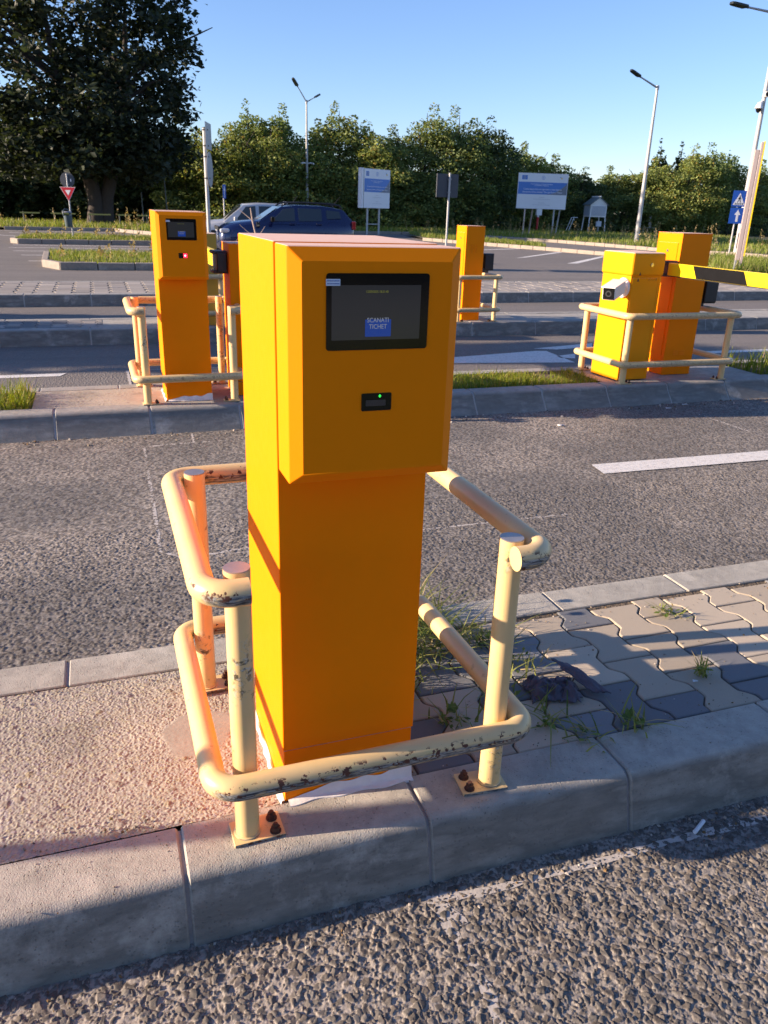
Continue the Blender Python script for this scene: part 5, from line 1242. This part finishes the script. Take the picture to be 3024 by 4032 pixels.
rows = [
 (7.6, 62.5, 6.5, 2.3, GM, 4, 'low mid green tree just right of the big dark tree'),
 (10.2, 61.5, 6.9, 2.5, GYL, 3, 'yellowish bushy tree right of the tall sign post'),
 (12.1, 63.5, 8.6, 2.0, GL, 4, 'thin pointed tree top, first spire right of the tall sign post'),
 (14.4, 63.0, 8.5, 2.2, GL, 5, 'second pointed tree top, just left of the two armed lamp'),
 (13.3, 61.0, 6.8, 2.5, GYL, 2, 'olive yellow round tree behind the silver car'),
 (17.0, 62.0, 6.9, 2.5, GYL, 3, 'olive tree directly behind the two armed lamp post'),
 (19.1, 63.0, 8.9, 2.5, GM, 5, 'pointed tree right of the two armed lamp, above the blue car'),
 (21.4, 61.5, 7.6, 2.7, GYL, 3, 'broad yellow green tree behind the narrow billboard'),
 (23.8, 62.5, 7.6, 2.6, GM, 4, 'dense green tree just right of the narrow billboard'),
 (26.0, 62.0, 9.1, 2.8, GM, 5, 'tall dense green tree, left of the slim pole with the sign back'),
 (29.0, 62.5, 9.2, 2.8, GM, 5, 'tallest pointed green tree above the slim pole with the sign back'),
 (31.8, 63.0, 8.6, 2.7, GD, 4, 'dark green tree left of the wide billboard'),
 (34.6, 65.0, 7.4, 2.4, GL, 4, 'loose light green tree with sky gaps above the wide billboard'),
 (37.2, 66.0, 7.2, 2.3, GYL, 4, 'sparse yellowish tree with upright shoots above the wide billboard, right half'),
 (40.3, 66.5, 6.4, 2.6, GM, 4, 'green bushy tree behind the weather shelter'),
 (43.8, 67.5, 5.6, 2.6, GD, 3, 'low dark tree right of the weather shelter'),
 (47.6, 68.0, 5.8, 2.5, GM, 3, 'low green tree directly left of the one armed lamp post'),
 (51.5, 66.0, 6.6, 2.6, GYL, 3, 'golden green tree right of the one armed lamp post'),
 (54.3, 65.0, 7.9, 2.7, GYL, 4, 'yellow green bushy tree above the right pair of machines'),
 (57.3, 65.5, 8.2, 2.7, GL, 4, 'fresh green tree with a tufted top left of the crossing sign'),
 (60.8, 66.0, 7.2, 2.7, GM, 3, 'green tree behind the crossing sign'),
 (65.0, 67.0, 7.2, 2.8, GL, 4, 'green tree right of the raised boom at the edge'),
 (69.5, 69.0, 7.0, 3.0, GM, 4, 'green tree at the far right edge behind the lamp'),
]
for i, (x, y, H, rx, c, sh, lb) in enumerate(rows): tree('tree', (x, y, .05), lb, H*1.02, rx*1.32, 100+i, c, 21000, .115, shoots=sh)
for i, (x, y, H, rx, lb) in enumerate(((60.4, 78, 9.6, 1.4, 'dark poplar, left of a pair above the golden trees'), (63.2, 78, 9.6, 1.4, 'dark poplar, right of a pair above the golden trees'), (66.3, 74, 8.6, 1.7, 'dark blue green slender tree behind the crossing sign'))):
    tree('poplar_tree', (x, y, 0), lb, H, rx, 300+i, ((.016, .030, .012), (.035, .055, .02), (.05, .06, .02), .02), 3600, .18, shoots=2, group='dark slender trees')
for i, (x, y, H, rx, c, lb) in enumerate(((-11.5, 66, 12.5, 4.5, GYL, 'sunlit yellow green tree at the left edge behind the big dark tree'), (-5.5, 68, 8.5, 3.6, GD, 'dark tree behind the left half of the big tree'), (.5, 67, 7.5, 3.4, GD, 'dark tree behind the big trunk'), (4.8, 66, 7.2, 3.0, GD, 'dark tree between the big trunk and the tall sign post'))):
    tree('tree', (x, y, .05), lb, H, rx, 400+i, c, 11000, .19, shoots=3)
# far wood behind everything: a mass nobody could count
g = np.random.default_rng(55); n = 36000
P = np.column_stack([g.uniform(-22, 90, n), g.normal(72.5, 1.2, n), np.abs(g.random(n))**.9*4.6]); P[:, 2] *= .7+.6*fbm(P[:, :1]@np.array([[1., 0]]), .25, 3)
V, F, T = leaves(P, .27, g, tones(n, g, *GD)); tag(arr_mesh('wood', V, F, 'leaf', T), kind='stuff')
P = np.column_stack([g.uniform(-22, 34, 13000), g.normal(68.5, .9, 13000), g.random(13000)*3.2]); V, F, T = leaves(P, .25, g, tones(13000, g, *GD)); tag(arr_mesh('undergrowth', V, F, 'leaf', T), kind='stuff')

# the big old tree on the left
t = empty('big_tree', (.95, 54.0, 0), 0, 'huge old dark tree with thick split trunk on the left', 'tree')
g = np.random.default_rng(91); clumps = []
while len(clumps) < 470:
    d = g.normal(0, 1, 3); d /= np.linalg.norm(d); r = .40+.60*g.random()**.55; c = np.array([-1.2, 0, 10.0])+d*np.array([7.7, 6.8, 8.2])*r
    if c[2] < 3.0: continue
    if c[2] < 5.2 and g.random() < .35: continue
    clumps.append(c)
for k in range(170):      # low skirt of drooping branches
    a = g.uniform(0, 6.28); r = math.sqrt(g.random())*6.6; clumps.append(np.array([-1.0+r*math.cos(a), r*math.sin(a)*.85, 3.0+2.6*g.random()]))
C = np.array(clumps); per = 64; cc = np.repeat(C, per, 0); nn = len(cc); P = cc+g.normal(0, 1, (nn, 3))*np.array([.47, .47, .29])
keep = (P[:, 2] > 2.1); P = P[keep]
V, F, T = leaves(P, .205, g, tones(len(P), g, (.013, .021, .012), (.044, .060, .032), (.07, .065, .03), .006), .45); arr_mesh('crown', V, F, 'leaf', T, t)
m = MB()
m.tube([(-.35, 0, -.2), (-.30, 0, .6), (-.22, 0, 1.6), (-.5, 0, 3.0), (-1.2, .2, 5.5), (-1.8, .3, 9), (-2.2, .4, 13)], [.62, .52, .46, .42, .34, .22, .06], 16)
m.tube([(.30, .1, -.2), (.32, .1, .6), (.42, .1, 1.7), (.9, .1, 3.2), (1.6, .2, 5.8), (2.2, .3, 9), (2.5, .3, 13.5)], [.58, .46, .42, .38, .30, .18, .05], 16)
for k in range(26):
    a = g.uniform(0, 6.28); z0 = g.uniform(3, 9.5); l = g.uniform(3, 6); x0 = (-.6-.15*z0) if k % 2 else (.3+.2*z0)
    p0 = Vector((x0, .2, z0)); p1 = p0+Vector((math.cos(a)*l*.5, math.sin(a)*l*.5, l*.35)); p2 = p0+Vector((math.cos(a)*l, math.sin(a)*l, l*.55+g.uniform(-.5, .8)))
    m.tube([p0, p1, p2], [.15, .09, .025], 7)
m.build('trunk', 'bark', t, smooth=60)
tree('tree', (-13.5, 10.2, 0), 'bushy tree added unseen left of the view to shade the second lane', 8.2, 1.3, 501, GD, 7000, .16, .8, 2, 'unseen trees added to shade the lanes')  # added out of view so that its shadow darkens the second lane
tree('tree', (-10, 12.55, 0), 'slim tree added unseen left of the view to shade a strip of the third lane', 6.0, .45, 503, GD, 2500, .13, .8, 1, 'unseen trees added to shade the lanes')  # second added tree, out of view, for the shadow band on the third lane
P = np.column_stack([g.uniform(-16, 22, 30000), g.normal(-17, .9, 30000), g.random(30000)**.85*4.5]); P[:, 1] -= P[:, 2]*.08
V, F, T = leaves(P, .30, g, tones(30000, g, *GD)); tag(arr_mesh('wood', V, F, 'leaf', T), kind='stuff')
grass('grass', 12000, (-6, 10, -6.4, -4.4), .55, .02, GY, .6, 61, 0, .8)
t = empty('unseen_post', (-2.95, .515, HK), 0, 'grey post added unseen left of the view for its shadow on the slab', 'post')  # post added out of view to throw the narrow shadow band over the slab
pole('post', 'galv', t, 0, 0, 0, 1.35, .034)
bpy.context.view_layer.update()
